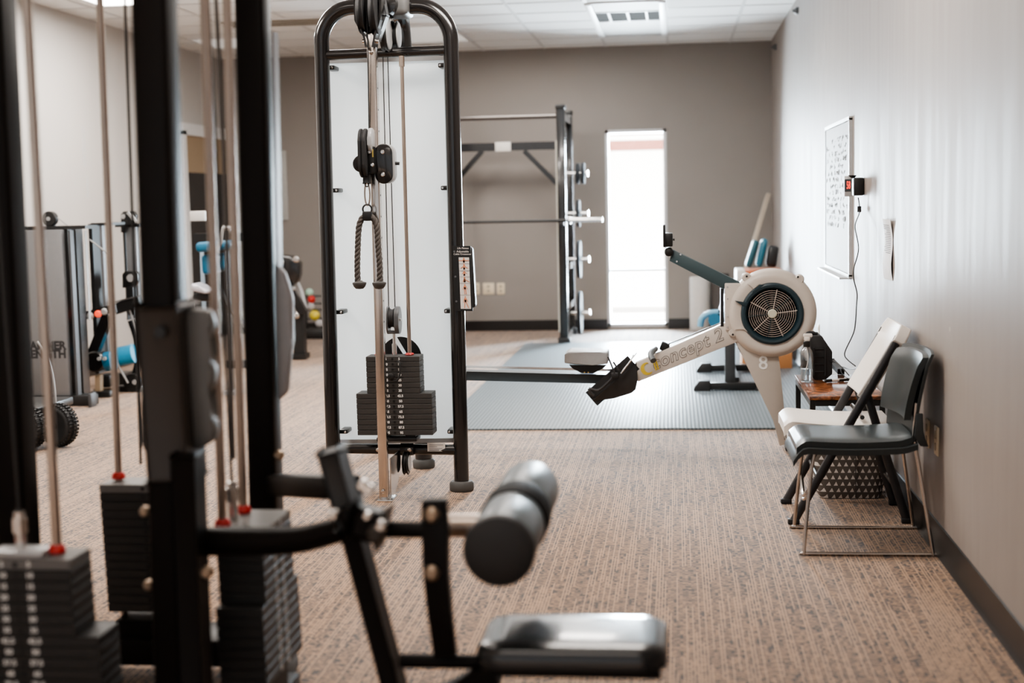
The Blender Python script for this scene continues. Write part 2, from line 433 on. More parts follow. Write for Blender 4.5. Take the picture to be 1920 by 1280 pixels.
# wall sensors high on right wall
for (px, py) in ((1497, 20), (1456, 88)):
    c = W(px, py, XR)
    o = MB().lathe((XR, c.y, c.z), (-1, 0, 0), [(.03, 0), (.03, .02), (.018, .03), (.012, .05)], 20).build('wall_hook', greyp)
    tag(o, 'small grey knob high on the right wall, ' + ('nearer the camera' if px > 1480 else 'close to the far corner'), 'knob', 'knobs near the ceiling')


# ================================================================== CABLE TOWER
bL, bR, bRear = F(627, 914), F(866, 919), F(795, 876)
YL, YR = bL.y, bR.y
tower = thing('cable_crossover_tower', 'tall black arched cable tower with white back panel and numbered weight stack', 'exercise machine', ((bL.x + bR.x) / 2, (YL + YR) / 2, 0))
Ym = (YL + YR) / 2
A1, C1, B1 = P(603, 78, YL), P(602, 13, YL), P(664, 13, YL * .75 + YR * .25)
A2, C2, B2 = P(845, 75, YR), P(843, 10, YR), P(783, 11, YL * .25 + YR * .75)
path = [bL + V((0, 0, .03))] + quarter(A1, C1, B1, 12) + quarter(A2, C2, B2, 12)[::-1] + [bR + V((0, 0, .03))]
MB().tube(path, .037, 20).build('arch_frame', gloss, tower)
def yx(px): return YL + (YR - YL) * (px - 610) / 245
MB().tube([P(608, 104, yx(608)), P(842, 94, yx(842))], .025, 16).build('crossbar', gloss, tower)
MB().tube([P(632, 840, yx(632)), P(858, 843, yx(858))], .0265, 16).build('crossbar', gloss, tower)
for q in (bL, bR, bRear):
    MB().lathe(q, (0, 0, 1), [(.056, 0), (.060, .008), (.060, .038), (.052, .048), (.036, .05)], 28).build('rubber_foot', footr, tower)
# rear column
Yr = bRear.y
col = [bRear + V((0, 0, .05)), P(765, 300, Yr), P(755, 80, Yr), P(748, 22, Yr - .12), P(742, 6, Yr - .35), P(738, 4, Ym - .02)]
MB().tube(smoothpath(col, 6), .047, 16).build('rear_column', gloss, tower)
c = P(747, 12, Ym)
MB().box(c, (.125, .20, .105), bev=.03, seg=4).build('top_sleeve', mat('sleeve casting grey', (.12, .12, .118), .4), tower)
MB().lathe(P(722, 6, Ym - .14), (0, 1, 0), [(.02, 0), (.05, .005), (.055, .03), (.055, .16)], 24).build('top_boss', gloss, tower)
# white panel
panelm = bpy.data.materials.new('frosted white panel'); panelm.use_nodes = True
n, l = nodes(panelm); pb = n['Principled BSDF']; pb.inputs['Base Color'].default_value = (.95, .97, .98, 1); pb.inputs['Roughness'].default_value = .35
tl = n.new('ShaderNodeBsdfTranslucent'); tl.inputs['Color'].default_value = (.93, .98, 1, 1)
mx = n.new('ShaderNodeMixShader'); mx.inputs[0].default_value = .55
nzz = n.new('ShaderNodeTexNoise'); nzz.inputs['Scale'].default_value = 1.5
mr = n.new('ShaderNodeMapRange'); mr.inputs['To Min'].default_value = .42; mr.inputs['To Max'].default_value = .62
l.new(nzz.outputs['Fac'], mr.inputs['Value']); l.new(mr.outputs[0], mx.inputs[0])
l.new(pb.outputs[0], mx.inputs[1]); l.new(tl.outputs[0], mx.inputs[2]); l.new(mx.outputs[0], n['Material Output'].inputs[0])
Yp = .135
q = [P(613, 115, YL + Yp), P(836, 112, YR + Yp), P(851, 824, YR + Yp), P(637, 827, YL + Yp)]
MB().prism(q, (0, .005, 0)).build('back_panel', panelm, tower)
MB().bar(P(612, 114, YL + Yp - .006), P(838, 107, YR + Yp - .006), .012, .028).build('panel_trim', silver, tower)
MB().bar(P(636, 828, YL + Yp - .006), P(852, 825, YR + Yp - .006), .012, .022).build('panel_trim', silver, tower)
for (x, y, s) in ((612, 127, 1), (620, 357, 1), (629, 585, 1), (637, 809, 1), (837, 122, -1), (842, 352, -1), (848, 583, -1), (854, 809, -1)):
    Y0 = yx(x) + .04; a = P(x, y, Y0)
    br = MB().box(a + V((s * .020, .045, 0)), (.042, .10, .022), bev=.006).build('panel_bracket', satin, tower)
    MB().lathe(a + V((s * .03, -.005, 0)), (0, -1, 0), [(.006, 0), (.006, .006), (.004, .008)], 12).build('bolt', steel, br)
# emblem behind the stack: dark disc crossed by white bars
ec = P(752, 671, Ym + Yp - .010)
M = frame(ec, (bR.x - bL.x, bR.y - bL.y, 0), (0, 0, 1))
e = MB(); R_ = 40 / 372.
def disc_piece(a0, a1, extra):
    q = [V((R_ * math.cos(a), R_ * math.sin(a), 0)) for a in [math.radians(a0 + (a1 - a0) * i / 20) for i in range(21)]] + [V((x / 372., y / 372., 0)) for x, y in extra]
    e.prism([M @ p for p in q], (0, .002, 0))
disc_piece(164, 112, [(5, 6), (-38, 6)])
disc_piece(100, -60, [(14, 4)])
disc_piece(300 - 4, 186, [(-5, -5)])
e.build('emblem', satin, tower, smooth=False)
# weight stack
Ys = Ym - .045
top, bot = P(735.5, 668, Ys - .06), P(741, 816, Ys - .06)
nums = ['5', '10', '15', '20', '25', '30', '35', '42.5', '50', '57.5', '65', '72.5', '80', '87.5', '95']
def weight_stack(parent, cx0, cx1, zt, zb, Yc, dep, hn, hw, n_nar, cut, rot=0., names=nums, nsize=.0165, holes=True, pm=None):
    """plates listed from the top; numbers printed on the front face"""
    N = len(names); th = (zt - zb) / N
    for i, t in enumerate(names):
        f = (i + .5) / N; cx = cx0 + (cx1 - cx0) * f; zc = zt - th * (i + .5); hwid = hn if i < n_nar else hw
        Rm = Matrix.Rotation(rot, 3, 'Z')
        def L(v): return V((cx, Yc, zc)) + Rm @ V(v)
        p = MB().box(L((0, 0, 0)), (2 * hwid, dep, th * .94), Rm, bev=.0016, seg=1).build('weight_plate', irontop if i == 0 and cut else (pm or iron), parent, ang=25)
        for sx in ((-1, 1) if nsize else ()):
            MB().text(t, nsize, frame(L((sx * .033, -dep / 2 - .0006, 0)), Rm @ V((1, 0, 0)), (0, 0, 1)), offset=.0006).build('numeral', white, p, smooth=False)
        if holes:
            MB().lathe(L((0, -dep / 2 + .002, 0)), Rm @ V((0, -1, 0)), [(.0062, 0), (.0062, .003)], 10).build('pin_hole', satin, p)
weight_stack(tower, top.x, bot.x, top.z, bot.z, Ys, .12, .132, .187, 7, False)
MB().box((bot.x + .005, Ys, bot.z - .022), (.20, .11, .02), bev=.004).box((bot.x - .06, Ys, bot.z - .008), (.05, .07, .022)).box((bot.x + .07, Ys, bot.z - .008), (.05, .07, .022)).build('stack_base', satin, tower)
a, b = P(753, 105, Ys), P(768, 664, Ys)
for off in (0, -.152):
    o_ = V((off, 0, 0)); lo = bot.copy(); lo.x = b.x; lo.y = Ys; lo.z -= .02
    gr = MB().cyl(a + o_, b + o_ + (b - a) * .26, .0095, n=16).build('guide_rod', rodm, tower)
    MB().cyl(a + o_, a + o_ + (b - a) * .035, .014, n=16).build('rod_collar', rodm, gr)
    MB().lathe(V((b.x + off, Ys, top.z)), (0, 0, 1), [(.02, 0), (.022, .004), (.018, .01), (.01, .011)], 20).build('bumper', red, gr)
# stack pulley
pc = P(738, 600, Ys)
x0 = pc.x
h_ = MB(); h_.prism(capsule_yz(x0 + .010, Ys, pc.z, .048, .068), (.022, 0, 0), bev=.003)
h_.prism(capsule_yz(x0 - .030, Ys, pc.z, .048, .068), (.008, 0, 0)); h_.box((x0 + .001, Ys, pc.z - .058), (.06, .06, .014), bev=.003)
hp = h_.build('stack_pulley_housing', greyp, tower)
MB().lathe(V((x0 - .02, Ys, pc.z + .01)), (1, 0, 0), [(.05, 0), (.044, .008), (.044, .018), (.05, .026)], 32).build('pulley_wheel', rubber, hp)
MB().lathe(V((x0 + .033, Ys - .012, pc.z + .005)), (1, 0, 0), [(.009, 0), (.009, .006)], 12).build('bolt', steel, hp)
MB().cyl((x0, Ys, pc.z - .06), (x0, Ys, top.z), .0075, n=12).cyl((x0, Ys, top.z + .055), (x0, Ys, top.z), .012, n=16).build('selector_rod', steel, tower)
# selector pin with coiled lanyard
k = [P(746, 676, Ys - .065), P(750, 682, Ys - .075), P(750, 700, Ys - .08), P(745, 712, Ys - .085), P(737, 714, Ys - .085), P(733, 707, Ys - .08), P(737, 703, Ys - .07)]
MB().tube(smoothpath(k, 8), .0045, 8).build('pin_lanyard', rubber, tower)
MB().lathe(P(735, 705, Ys - .06), (0, -1, 0), [(.008, 0), (.008, .012), (.017, .016), (.017, .03), (.011, .034)], 20).build('selector_pin', satin, tower)
# cables
MB().tube([P(718, 106, Ys), P(729, 588, Ys)], .0026, 6).build('cable', cable, tower)
MB().tube([P(727, 106, Ys), P(741, 588, Ys)], .0026, 6).build('cable', cable, tower)
# chrome adjustment post
pB = F(721, 938); Yc = pB.y
pT = P(697, 62, Yc)
post = MB().bar(pB, pT, .042, .05, (0, 1, 0), bev=.006, seg=3).build('adjustment_post', chrome, tower)
MB().bar(pT, pT + (pT - pB).normalized() * .028, .046, .052, (0, 1, 0), bev=.004).build('post_cap', satin, tower)
d_ = (pT - pB)
for i in range(19):
    c = pB + d_ * (.12 + .045 * i)
    MB().lathe(c + V((.0205, .0, 0)), (1, 0, 0), [(.0045, 0), (.0045, .0015)], 8).build('adjustment_hole', satin, post)
for (y, s) in ((98, -1), (918, -1)):
    c = pB + d_ * ((938 - y) / 876.)
    MB().lathe(c + V((0, -.026, 0)), (0, -1, 0), [(.010, 0), (.010, .005), (.006, .008)], 14).build('bolt', chrome, post)
MB().box((pB.x + .01, Yc + .02, .006), (.075, .13, .012), bev=.003).build('floor_plate', steel, tower)
xg = pB.x + .026
MB().prism([V((xg, Yc + .02, .012)), V((xg, Yc + .02, .20)), V((xg, Yc + .30, .20)), V((xg, Yc + .30, .13)), V((xg, Yc + .12, .012))], (.005, 0, 0)).build('gusset_plate', steel, tower)
MB().tube(smoothpath([P(748, 850, Ym - .05), P(747, 880, Ym - .07), P(735, 893, Ym - .1), P(735, 932, Ym - .15)], 6), .008, 8).build('lower_hook', satin, tower)
lp = MB().lathe(P(757, 868, Ym - .06), (1, 0, 0), [(.054, 0), (.058, .004), (.05, .01), (.05, .016), (.058, .022), (.054, .026)], 32).build('lower_pulley', satin, tower)
MB().lathe(P(762, 868, Ym - .06) + V((.015, 0, 0)), (1, 0, 0), [(.040, 0), (.040, .003)], 28).build('pulley_cover', silver, lp)
MB().tube([P(752, 842, Ym - .035), P(776, 842, Ym - .035)], .031, 16).build('bar_sleeve', gloss, tower)
for px in (709, 768):
    MB().lathe(P(px, 843, Ym - .068), (0, -1, 0), [(.010, 0), (.010, .006), (.006, .009)], 14).build('bolt', chrome, tower)
st = P(818, 838, yx(818) - .028)
M = frame(st, (1, 0, -.02), (0, 0, 1))
sk = MB().box(st, (.088, .002, .042)).build('sticker', label_w, tower)
d_m = MB()
for i, wd in enumerate((.07, .04, .066, .05)):
    d_m.box(M @ V((-.035 + wd / 2, .012 - i * .009, .0016)), (wd, .0008, .0025 if i < 3 else .005))
d_m.build('sticker_print', ink, sk)
# top fork + pulleys
Yf = Yc - .02
for (pp, w_) in (([(668, -6), (670, 40), (686, 70), (690, 90)], .010), ([(717, -6), (715, 38), (706, 68), (702, 90)], .010)):
    f = MB()
    for a, b in zip(pp, pp[1:]): f.bar(P(*a, Yf), P(*b, Yf), w_, .085, (0, 1, 0))
    f.build('fork_plate', gloss, tower)
for px, rr in ((682, .10), (705, .105)):
    c = P(px, 22, Yf)
    MB().lathe(c - V((.02, 0, 0)), (1, 0, 0), [(rr * .9, 0), (rr, .003), (rr * .9, .014), (rr * .9, .02), (rr, .033), (rr * .9, .036)], 40).build('top_pulley', rubber, tower)
f = MB()
for a, b in zip([(715, -4), (721, 30)], [(721, 30), (706, 74)]): f.bar(P(*a, Yf + .06), P(*b, Yf + .06), .030, .06, (0, 1, 0), bev=.004)
f.build('fork_bracket', greyp, tower)
MB().tube([P(686, -4, Yf - .05), P(689, 60, Yf - .045), P(690, 96, Yf - .03), P(692, 250, Yc - .03)], .003, 6).build('cable', cable, tower)
for (px, py) in ((683, 78), (707, 78)):
    MB().lathe(P(px, py, Yf), (1, 0, 0), [(.011, -.008), (.011, .008)], 10).build('bolt', chrome, tower)
for (px, py, Y_, r_) in ((724, 65, Ym - .06, .082), (742, 66, Ym + .05, .07)):
    c = P(px, py, Y_)
    w = MB().lathe(c - V((.02, 0, 0)), (1, 0, 0), [(r_ * .92, 0), (r_, .004), (r_ * .9, .015), (r_ * .9, .02), (r_, .030), (r_ * .95, .034)], 40).build('guide_pulley', satin, tower)
    wc = MB().lathe(c + V((.014, 0, 0)), (1, 0, 0), [(r_ * .88, 0), (r_ * .84, .004), (.012, .007)], 36).build('pulley_cover', silver, w)
# trolley on the post
Yt = Yc - .05
pl = P(719, 307, Yt)
tr_ = MB().prism(capsule_xz(pl.x, Yt, pl.z, .042, .093), (0, .014, 0), bev=.004).build('trolley', gloss, tower)
MB().prism(capsule_xz(pl.x + .010, Yt + .014, pl.z, .040, .091), (0, .05, 0), bev=.003).build('trolley_body', silver, tr_)
for (px, py) in ((717, 285), (718, 327)):
    MB().lathe(P(px, py, Yt - .001), (0, -1, 0), [(.0105, 0), (.0105, .004), (.007, .008)], 14).build('bolt', chrome, tr_)
MB().cyl(P(735, 306, Yt + .03), P(741, 306, Yt + .03), .016, n=16).cyl(P(740, 306, Yt + .03), P(749, 306.5, Yt + .03), .008, n=14).build('pull_pin', satin, tr_)
c = P(678, 307, Yt + .02)
MB().lathe(c, (0, -1, 0), [(.036, 0), (.04, .003), (.04, .010), (.036, .013)], 28).build('cable_stop_disc', gloss, tr_)
c = P(683, 287, Yt - .03)
pu = MB(); pu.prism(capsule_yz(c.x - .018, c.y, c.z, .06, .113), (.012, 0, 0), bev=.004).prism(capsule_yz(c.x + .002, c.y, c.z, .06, .113), (.014, 0, 0), bev=.004)
pu.prism(capsule_yz(c.x - .008, c.y, c.z, .052, .104), (.012, 0, 0)); pu = pu.build('swivel_pulley', rubber, tr_)
c2 = P(696, 265, Yt - .01)
MB().prism(capsule_yz(c2.x - .010, c2.y, c2.z, .045, .062), (.020, 0, 0), bev=.006).build('pulley_guard', silver, tr_)
MB().box(P(697, 300, Yt - .015), (.034, .04, .125), bev=.006).build('pivot_block', satin, tr_)
for (px, py) in ((692, 285), (698, 309)):
    MB().lathe(P(px, py, Yt - .036), (0, -1, 0), [(.0095, 0), (.0095, .004), (.006, .008)], 12).build('bolt', chrome, tr_)
MB().box(P(699, 287, Yt - .038), (.006, .004, .036)).build('brass_key', brass, tr_)
MB().bar(P(688, 325, Yt - .03), P(688, 343, Yt - .03), .03, .03, bev=.005).build('cable_stop', rubber, tr_)
# instruction placard
Ya = YR - .045
pa, pb_, pc_, pd = P(848, 461, Ya), P(882, 461, Ya), P(886.5, 583, Ya), P(853, 583, Ya)
plc = MB().prism([pa, pb_, pc_, pd], (0, .006, 0)).build('instruction_placard', satin, tower)
u = (pb_ - pa); w_ = (pd - pa)
def LP(s, t, o=.0015): return pa + u * s + w_ * t + V((0, -o, 0))
strip = MB().prism([LP(.33, .175, 0), LP(.90, .175, 0), LP(.90, .965, 0), LP(.33, .965, 0)], (0, -.0012, 0)).build('exercise_strip', mat('placard paper', (.66, .63, .60), .5), plc)
ln = MB()
rows = [.175, .27, .377, .47, .57, .75, .965]
for i, t in enumerate(rows[1:-1]):
    ln.bar(LP(.33, t, .0018), LP(.90, t, .0018), .0006, .0016 if i % 2 == 0 else .003)
ln.build('strip_rule', mat('rule grey', (.35, .33, .33), .6), strip)
figm, figd = mat('figure red', (.62, .24, .13), .6), mat('figure dark', (.22, .08, .05), .6)
f = MB(); fd = MB(); hh = (pd - pa).length; ww = u.length
def limb(m_, a, b, wd): m_.bar(LP(*a, .0022), LP(*b, .0022), .0006, wd, (0, 0, 1) if abs(a[1] - b[1]) < 1e-6 else (1, 0, 0))
for i in range(6):
    t0_, t1_ = rows[i], rows[i + 1]; d = t1_ - t0_; x = .61
    full = i >= 4
    f.lathe(LP(x, t0_ + d * .13, .002), (0, -1, 0), [(.0032, 0), (.0032, .001)], 10)
    tb = t0_ + d * (.48 if full else .8)
    limb(f, (x, t0_ + d * .2), (x, tb), .0085); limb(fd, (x, t0_ + d * (.35 if full else .55)), (x, tb + d * .04), .0080)
    if i == 0: limb(f, (x - .28, t0_ + d * .5), (x + .28, t0_ + d * .49), .003)
    elif i == 1: limb(f, (x - .04, t0_ + d * .4), (x - .2, t0_ + d * .66), .003); limb(f, (x + .04, t0_ + d * .4), (x + .2, t0_ + d * .66), .003)
    elif i == 3: limb(f, (x, t0_ + d * .4), (x + .26, t0_ + d * .8), .003); limb(f, (x, t0_ + d * .35), (x - .1, t0_ + d * .75), .003)
    else: limb(f, (x - .05, t0_ + d * .25), (x - .12, t0_ + d * .55), .0028); limb(f, (x + .05, t0_ + d * .25), (x + .13, t0_ + d * .5), .0028)
    if full:
        s_ = .05 if i == 4 else .12
        limb(f, (x - .03, tb), (x - s_ * .5, t1_ - d * .05), .0036); limb(f, (x + .03, tb), (x + s_ * 1.4, t1_ - d * .06), .0036)
f.build('exercise_figure', figm, strip); fd.build('figure_clothing', figd, strip)
tx = MB()
for s, t, body, sz in ((.58, .035, 'Life Fitness', .0125), (.56, .085, 'Adjustable', .014), (.54, .125, 'Cable Crossover', .0125)):
    tx.text(body, sz, frame(LP(s, t, .001), u, -w_), shear=.15 if t < .05 else 0, offset=.0002)
tx.build('lettering', mat('placard lettering', (.55, .52, .50), .5), plc, smooth=False)
for t in (.085, .47, .85):
    MB().lathe(LP(.10, t, 0), (0, -1, 0), [(.005, 0), (.005, .003)], 10).build('rivet', greyp, plc)
q = P(884, 520, Ya + .03)
cp_ = [V((p.x, p.y, p.z)) for p in capsule_xz(q.x - .004, q.y, q.z, .016, .148)]
MB().prism([p + V(((p.z - q.z) * -.035, 0, 0)) for p in cp_], (0, .05, 0), bev=.006).build('placard_back_cover', mat('dark brown plastic', (.03, .027, .024), .4), plc)

# rope attachment hanging from the trolley
ro = thing('triceps_rope', 'dark twisted rope handle with rubber ends hanging from the cable tower', 'rope handle', P(688, 405, Yt - .03))
Yo = Yt - .03
lk = P(688.5, 364, Yo)
MB().tube([lk + V((.012 * math.sin(a) * (1 if abs(math.cos(a)) < .9 else .9), .001, .052 * math.cos(a))) for a in [2 * PI * i / 24 for i in range(24)]], .0038, 8, True).build('snap_hook', chrome, ro)
MB().torus(P(688, 346, Yo), (0, 1, 0), .009, .003).build('eyelet', satin, ro)
MB().torus(P(688.5, 392, Yo), (0, 1, 0), .021, .0042).build('d_ring', satin, ro)
MB().box(P(689, 405, Yo), (.045, .034, .045), bev=.008).build('rope_clamp', satin, ro)
ropem = mat('charcoal rope', (.085, .075, .068), .8, bump=.5, scale=300)
for pts, cap in (([(684, 405), (678, 411), (673, 426), (671, 460), (670, 500), (671, 530)], (674, 533)), ([(694, 405), (702, 412), (707, 428), (709, 460), (712, 500), (712, 530)], (711, 533))):
    line = smoothpath([P(*p, Yo) for p in pts], 14); f = MB(); L_ = 0
    strands = []
    for s in range(3):
        pp = []; acc = 0
        for i, p in enumerate(line):
            if i: acc += (p - line[i - 1]).length
            tdir = (line[min(i + 1, len(line) - 1)] - line[max(i - 1, 0)]).normalized(); x, y, _ = basis(tdir, (0, 1, 0))
            an = acc / .06 * 2 * PI * .9 + s * 2 * PI / 3
            pp.append(p + (x * math.cos(an) + y * math.sin(an)) * .0068)
        f.tube(pp, .0082, 8)
    rp = f.build('rope', ropem, ro)
    c = P(*cap, Yo)
    MB().lathe(c + V((0, 0, -.022)), (0, 0, 1), [(.004, 0), (.018, .002), (.027, .012), (.033, .026), (.032, .031), (.016, .036), (.012, .040)], 28).build('rubber_stopper', mat('stopper', (.07, .068, .066), .6) if 'stopper' not in MATS else MATS['stopper'], rp)

# ================================================================== ROWING MACHINE
YW = 8.05
def R(px, py, dy=0.): return P(px, py, YW + dy)
row = thing('rowing_machine', 'cream rowing machine with round caged flywheel, standing on the grey mat', 'rowing machine', (R(1446, 585).x, YW, 0))
rail0, rail1 = R(722, 699), R(1150, 709)
MB().bar(rail0, rail1, .052, .096, (0, 1, 0), bev=.004).build('monorail', tealarm if False else mat('rail dark', (.022, .03, .034), .38), row)
MB().bar(rail0 + V((0, -.012, .049)), rail1 + V((0, -.012, .049)), .014, .006, (0, 1, 0)).build('rail_track', steel, row)
rl = R(735, 715)
MB().bar(rl, V((rl.x - .02, YW, .03)), .05, .06, (0, 1, 0)).bar(V((rl.x - .02, YW - .22, .025)), V((rl.x - .02, YW + .22, .025)), .05, .05).build('rear_leg', cream, row)
arm = MB().prism([R(1190, 681, -.038), R(1352, 609, -.038), R(1372, 600, -.038), R(1398, 612, -.038), R(1384, 640, -.038), R(1196, 716, -.038)], (0, .076, 0), bev=.003).build('main_arm', cream, row)
ax = (R(1352, 640, -.04) - R(1196, 705, -.04))
axu = (R(1352, 612, -.04) - R(1196, 681, -.04))
axd = axu.normalized()
def AM(px, py): return frame(R(px, py, -.0405), axd, V((0, 0, 1)))
lg = mat('logo grey', (.20, .19, .18), .5); yl = mat('logo yellow', (.75, .55, .05), .5)
t_ = MB()
M = AM(1287, 656)
t_.text('concept 2', .102, M, offset=.0028, shear=.28, spacing=1.05)
t_.build('lettering_outline', lg, arm, smooth=False)
M2 = M.copy(); M2.translation = M.translation + V((0, -.0008, 0))
MB().text('concept 2', .102, M2, offset=-.0008, shear=.28, spacing=1.05).build('lettering_fill', mat('lettering fill', (.60, .55, .5), .5), arm, smooth=False)
c = AM(1213, 691)
t_ = MB(); R0, R1 = .036, .020
pts = [c @ V((R0 * math.cos(a), R0 * math.sin(a), 0)) for a in [math.radians(60 + i * 240 / 20) for i in range(21)]]
pts += [c @ V((.010 + R1 * math.cos(a) * 1.2, R1 * math.sin(a) * 1.35, 0)) for a in [math.radians(300 - i * 240 / 20) for i in range(21)]]
t_.prism(pts, (0, -.001, 0))
for q in ((.040, -.02), (.054, -.02)): t_.prism([c @ V((q[0], -.03, 0)), c @ V((q[0] + .008, -.03, 0)), c @ V((q[0] + .016, .034, 0)), c @ V((q[0] + .008, .034, 0))], (0, -.001, 0))
t_.build('logo', yl, arm, smooth=False)
# front leg
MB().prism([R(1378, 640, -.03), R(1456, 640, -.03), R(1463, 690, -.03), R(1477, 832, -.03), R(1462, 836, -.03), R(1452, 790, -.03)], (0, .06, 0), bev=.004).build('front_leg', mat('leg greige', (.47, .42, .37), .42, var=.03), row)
t_ = MB().text('8', .108, frame(R(1431, 681, -.032), (1, 0, 0), (0, 0, 1)), offset=.001); t_.build('number', white, row, smooth=False)
fa, fb = F(1461, 821), F(1477, 845)
xf = .618
ft = MB().bar(V((xf, fb.y, .035)), V((xf, fa.y, .035)), .045, .05, bev=.008).build('front_foot', cream, row)
for yy in (fb.y, fa.y): MB().box((xf, yy, .03), (.052, .05, .06), bev=.008).build('end_cap', rubber, ft)
MB().bar(V((xf - .02, fb.y + .03, .062)), V((xf - .02, fa.y - .03, .062)), .02, .008).build('foot_trim', steel, ft)
# flywheel housing
fc = R(1446.5, 586)
Rh = .247
MB().lathe(fc + V((0, .075, 0)), (0, -1, 0), [(.05, 0), (Rh * .93, 0), (Rh * .98, .012), (Rh, .035), (Rh, .10), (Rh * .985, .118), (Rh * .94, .136), (Rh * .87, .146), (Rh * .80, .148), (Rh * .70, .142), (.142, .140), (.139, .136), (.139, .085)], 72).build('flywheel_housing', cream, row)
MB().prism([R(1359, 531, -.055), R(1385, 531, -.055), R(1404, 536, -.055), R(1390, 600, -.055), R(1380, 620, -.055), R(1360, 619, -.055)], (0, .11, 0), bev=.006).build('housing_flange', cream, row)
bl = MB()
for y in (538, 560, 593, 613): bl.lathe(R(1364, y, -.056), (0, -1, 0), [(.005, 0), (.005, .004)], 10)
bl.build('flange_bolt', steel, row)
MB().prism([R(1351, 541, -.04), R(1357, 541, -.04), R(1357, 612, -.04), R(1351, 612, -.04)], (0, .08, 0)).build('chain_guard', satin, row)
for (px, py) in ((1399, 519), (1498, 522), (1518, 624), (1374, 622)):
    MB().lathe(R(px, py, .0), (0, -1, 0), [(.026, 0), (.026, .05), (.02, .058)], 18).build('housing_lug', cream, row)
b_ = MB()
for (px, py) in ((1400, 518), (1496, 519), (1517, 628), (1374, 627)): b_.lathe(R(px, py, -.058), (0, -1, 0), [(.006, 0), (.006, .004)], 10)
b_.build('lug_screw', satin, row)
pr = [V((0, 0, 0))]
for (a, b, c_, d) in (((1401, 531), (1413, 541), (1424, 531), (1413, 538)), ((1377, 617), (1394, 617), (1402, 622), (1394, 613))):
    MB().prism([R(*a, -.072), R(*b, -.072), R(*c_, -.072), R(*d, -.072)], (0, -.008, 0)).build('housing_rib', cream, row)
ringt = MB().lathe(fc + V((.0, -.055, 0)), (0, -1, 0), [(.136, -.04), (.168, 0), (.173, .012), (.170, .024), (.160, .030), (.148, .028), (.140, .018), (.137, 0), (.136, -.04)], 64).build('damper_ring', teal, row)
MB().prism([R(1377, 563, -.078), R(1394, 566, -.078), R(1402, 567, -.078), R(1399, 575, -.078), R(1392, 573, -.078)], (0, -.012, 0), bev=.002).build('damper_lever', teal, ringt)
MB().prism([R(1408, 548, -.072), R(1424, 533, -.072), R(1432, 533, -.072), R(1418, 546, -.072)], (0, -.014, 0), bev=.002).build('damper_tab', teal, ringt)
MB().lathe(fc + V((0, -.012, 0)), (0, -1, 0), [(.138, 0), (.138, .002)], 48).build('fan_back', mat('fan dark', (.012, .011, .011), .6), row)
gm = MB(); gb = MB()
yg = fc + V((0, -.074, 0))
for i in range(9):
    gm.torus(yg, (0, 1, 0), .034 + .0118 * i, .0011, 48, 6)
for i in range(10):
    a = 2 * PI * i / 10 + .12; d = V((math.cos(a), 0, math.sin(a)))
    (gm if i % 2 == 0 else gb).tube([yg + d * .02, yg + d * .137], .0021, 6)
gc = gm.build('fan_grille', creamd, row)
gb.build('grille_brace', teal, gc)
MB().lathe(yg + V((0, .01, 0)), (0, -1, 0), [(.026, 0), (.026, .012), (.02, .018)], 24).build('hub', mat('hub pale', (.62, .62, .50), .4), row)
fb_ = MB()
for i in range(12):
    a = 2 * PI * i / 12; d = V((math.cos(a), 0, math.sin(a)))
    fb_.bar(fc + V((0, -.03, 0)) + d * .04, fc + V((0, -.03, 0)) + d * .132, .012, .004, (0, 1, 0))
fb_.build('fan_blade', mat('fan blade', (.05, .048, .046), .5), row)
MB().prism([R(1517, 548, -.03), R(1526, 557, -.03), R(1525, 568, -.03)], (0, .05, 0)).build('housing_clip', satin, row)
# monitor arm and monitor
MB().prism([R(1262, 468, -.03), R(1388, 529, -.03), R(1392, 545, -.03), R(1354, 540, -.03), R(1255, 489, -.03)], (0, .06, 0), bev=.004).build('monitor_arm', tealarm, row)
sc_ = MB()
for (x, y) in ((1276, 477), (1269, 490)): sc_.lathe(R(x, y, -.031), (0, -1, 0), [(.005, 0), (.005, .003)], 10)
sc_.build('arm_bolt', steel, row)
MB().lathe(R(1254, 471, .05), (0, -1, 0), [(.025, 0), (.025, .1), (.018, .105)], 24).build('hinge', satin, row)
mo = MB().box(R(1254, 449, 0), (.045, .15, .075), bev=.006).build('monitor', satin, row)
MB().box(R(1245.5, 442, 0), (.014, .17, .125), bev=.004).build('monitor_screen', satin, mo)
MB().lathe(R(1261, 449, -.03), (1, 0, 0), [(.006, 0), (.006, .012)], 10).build('monitor_knob', satin, mo)
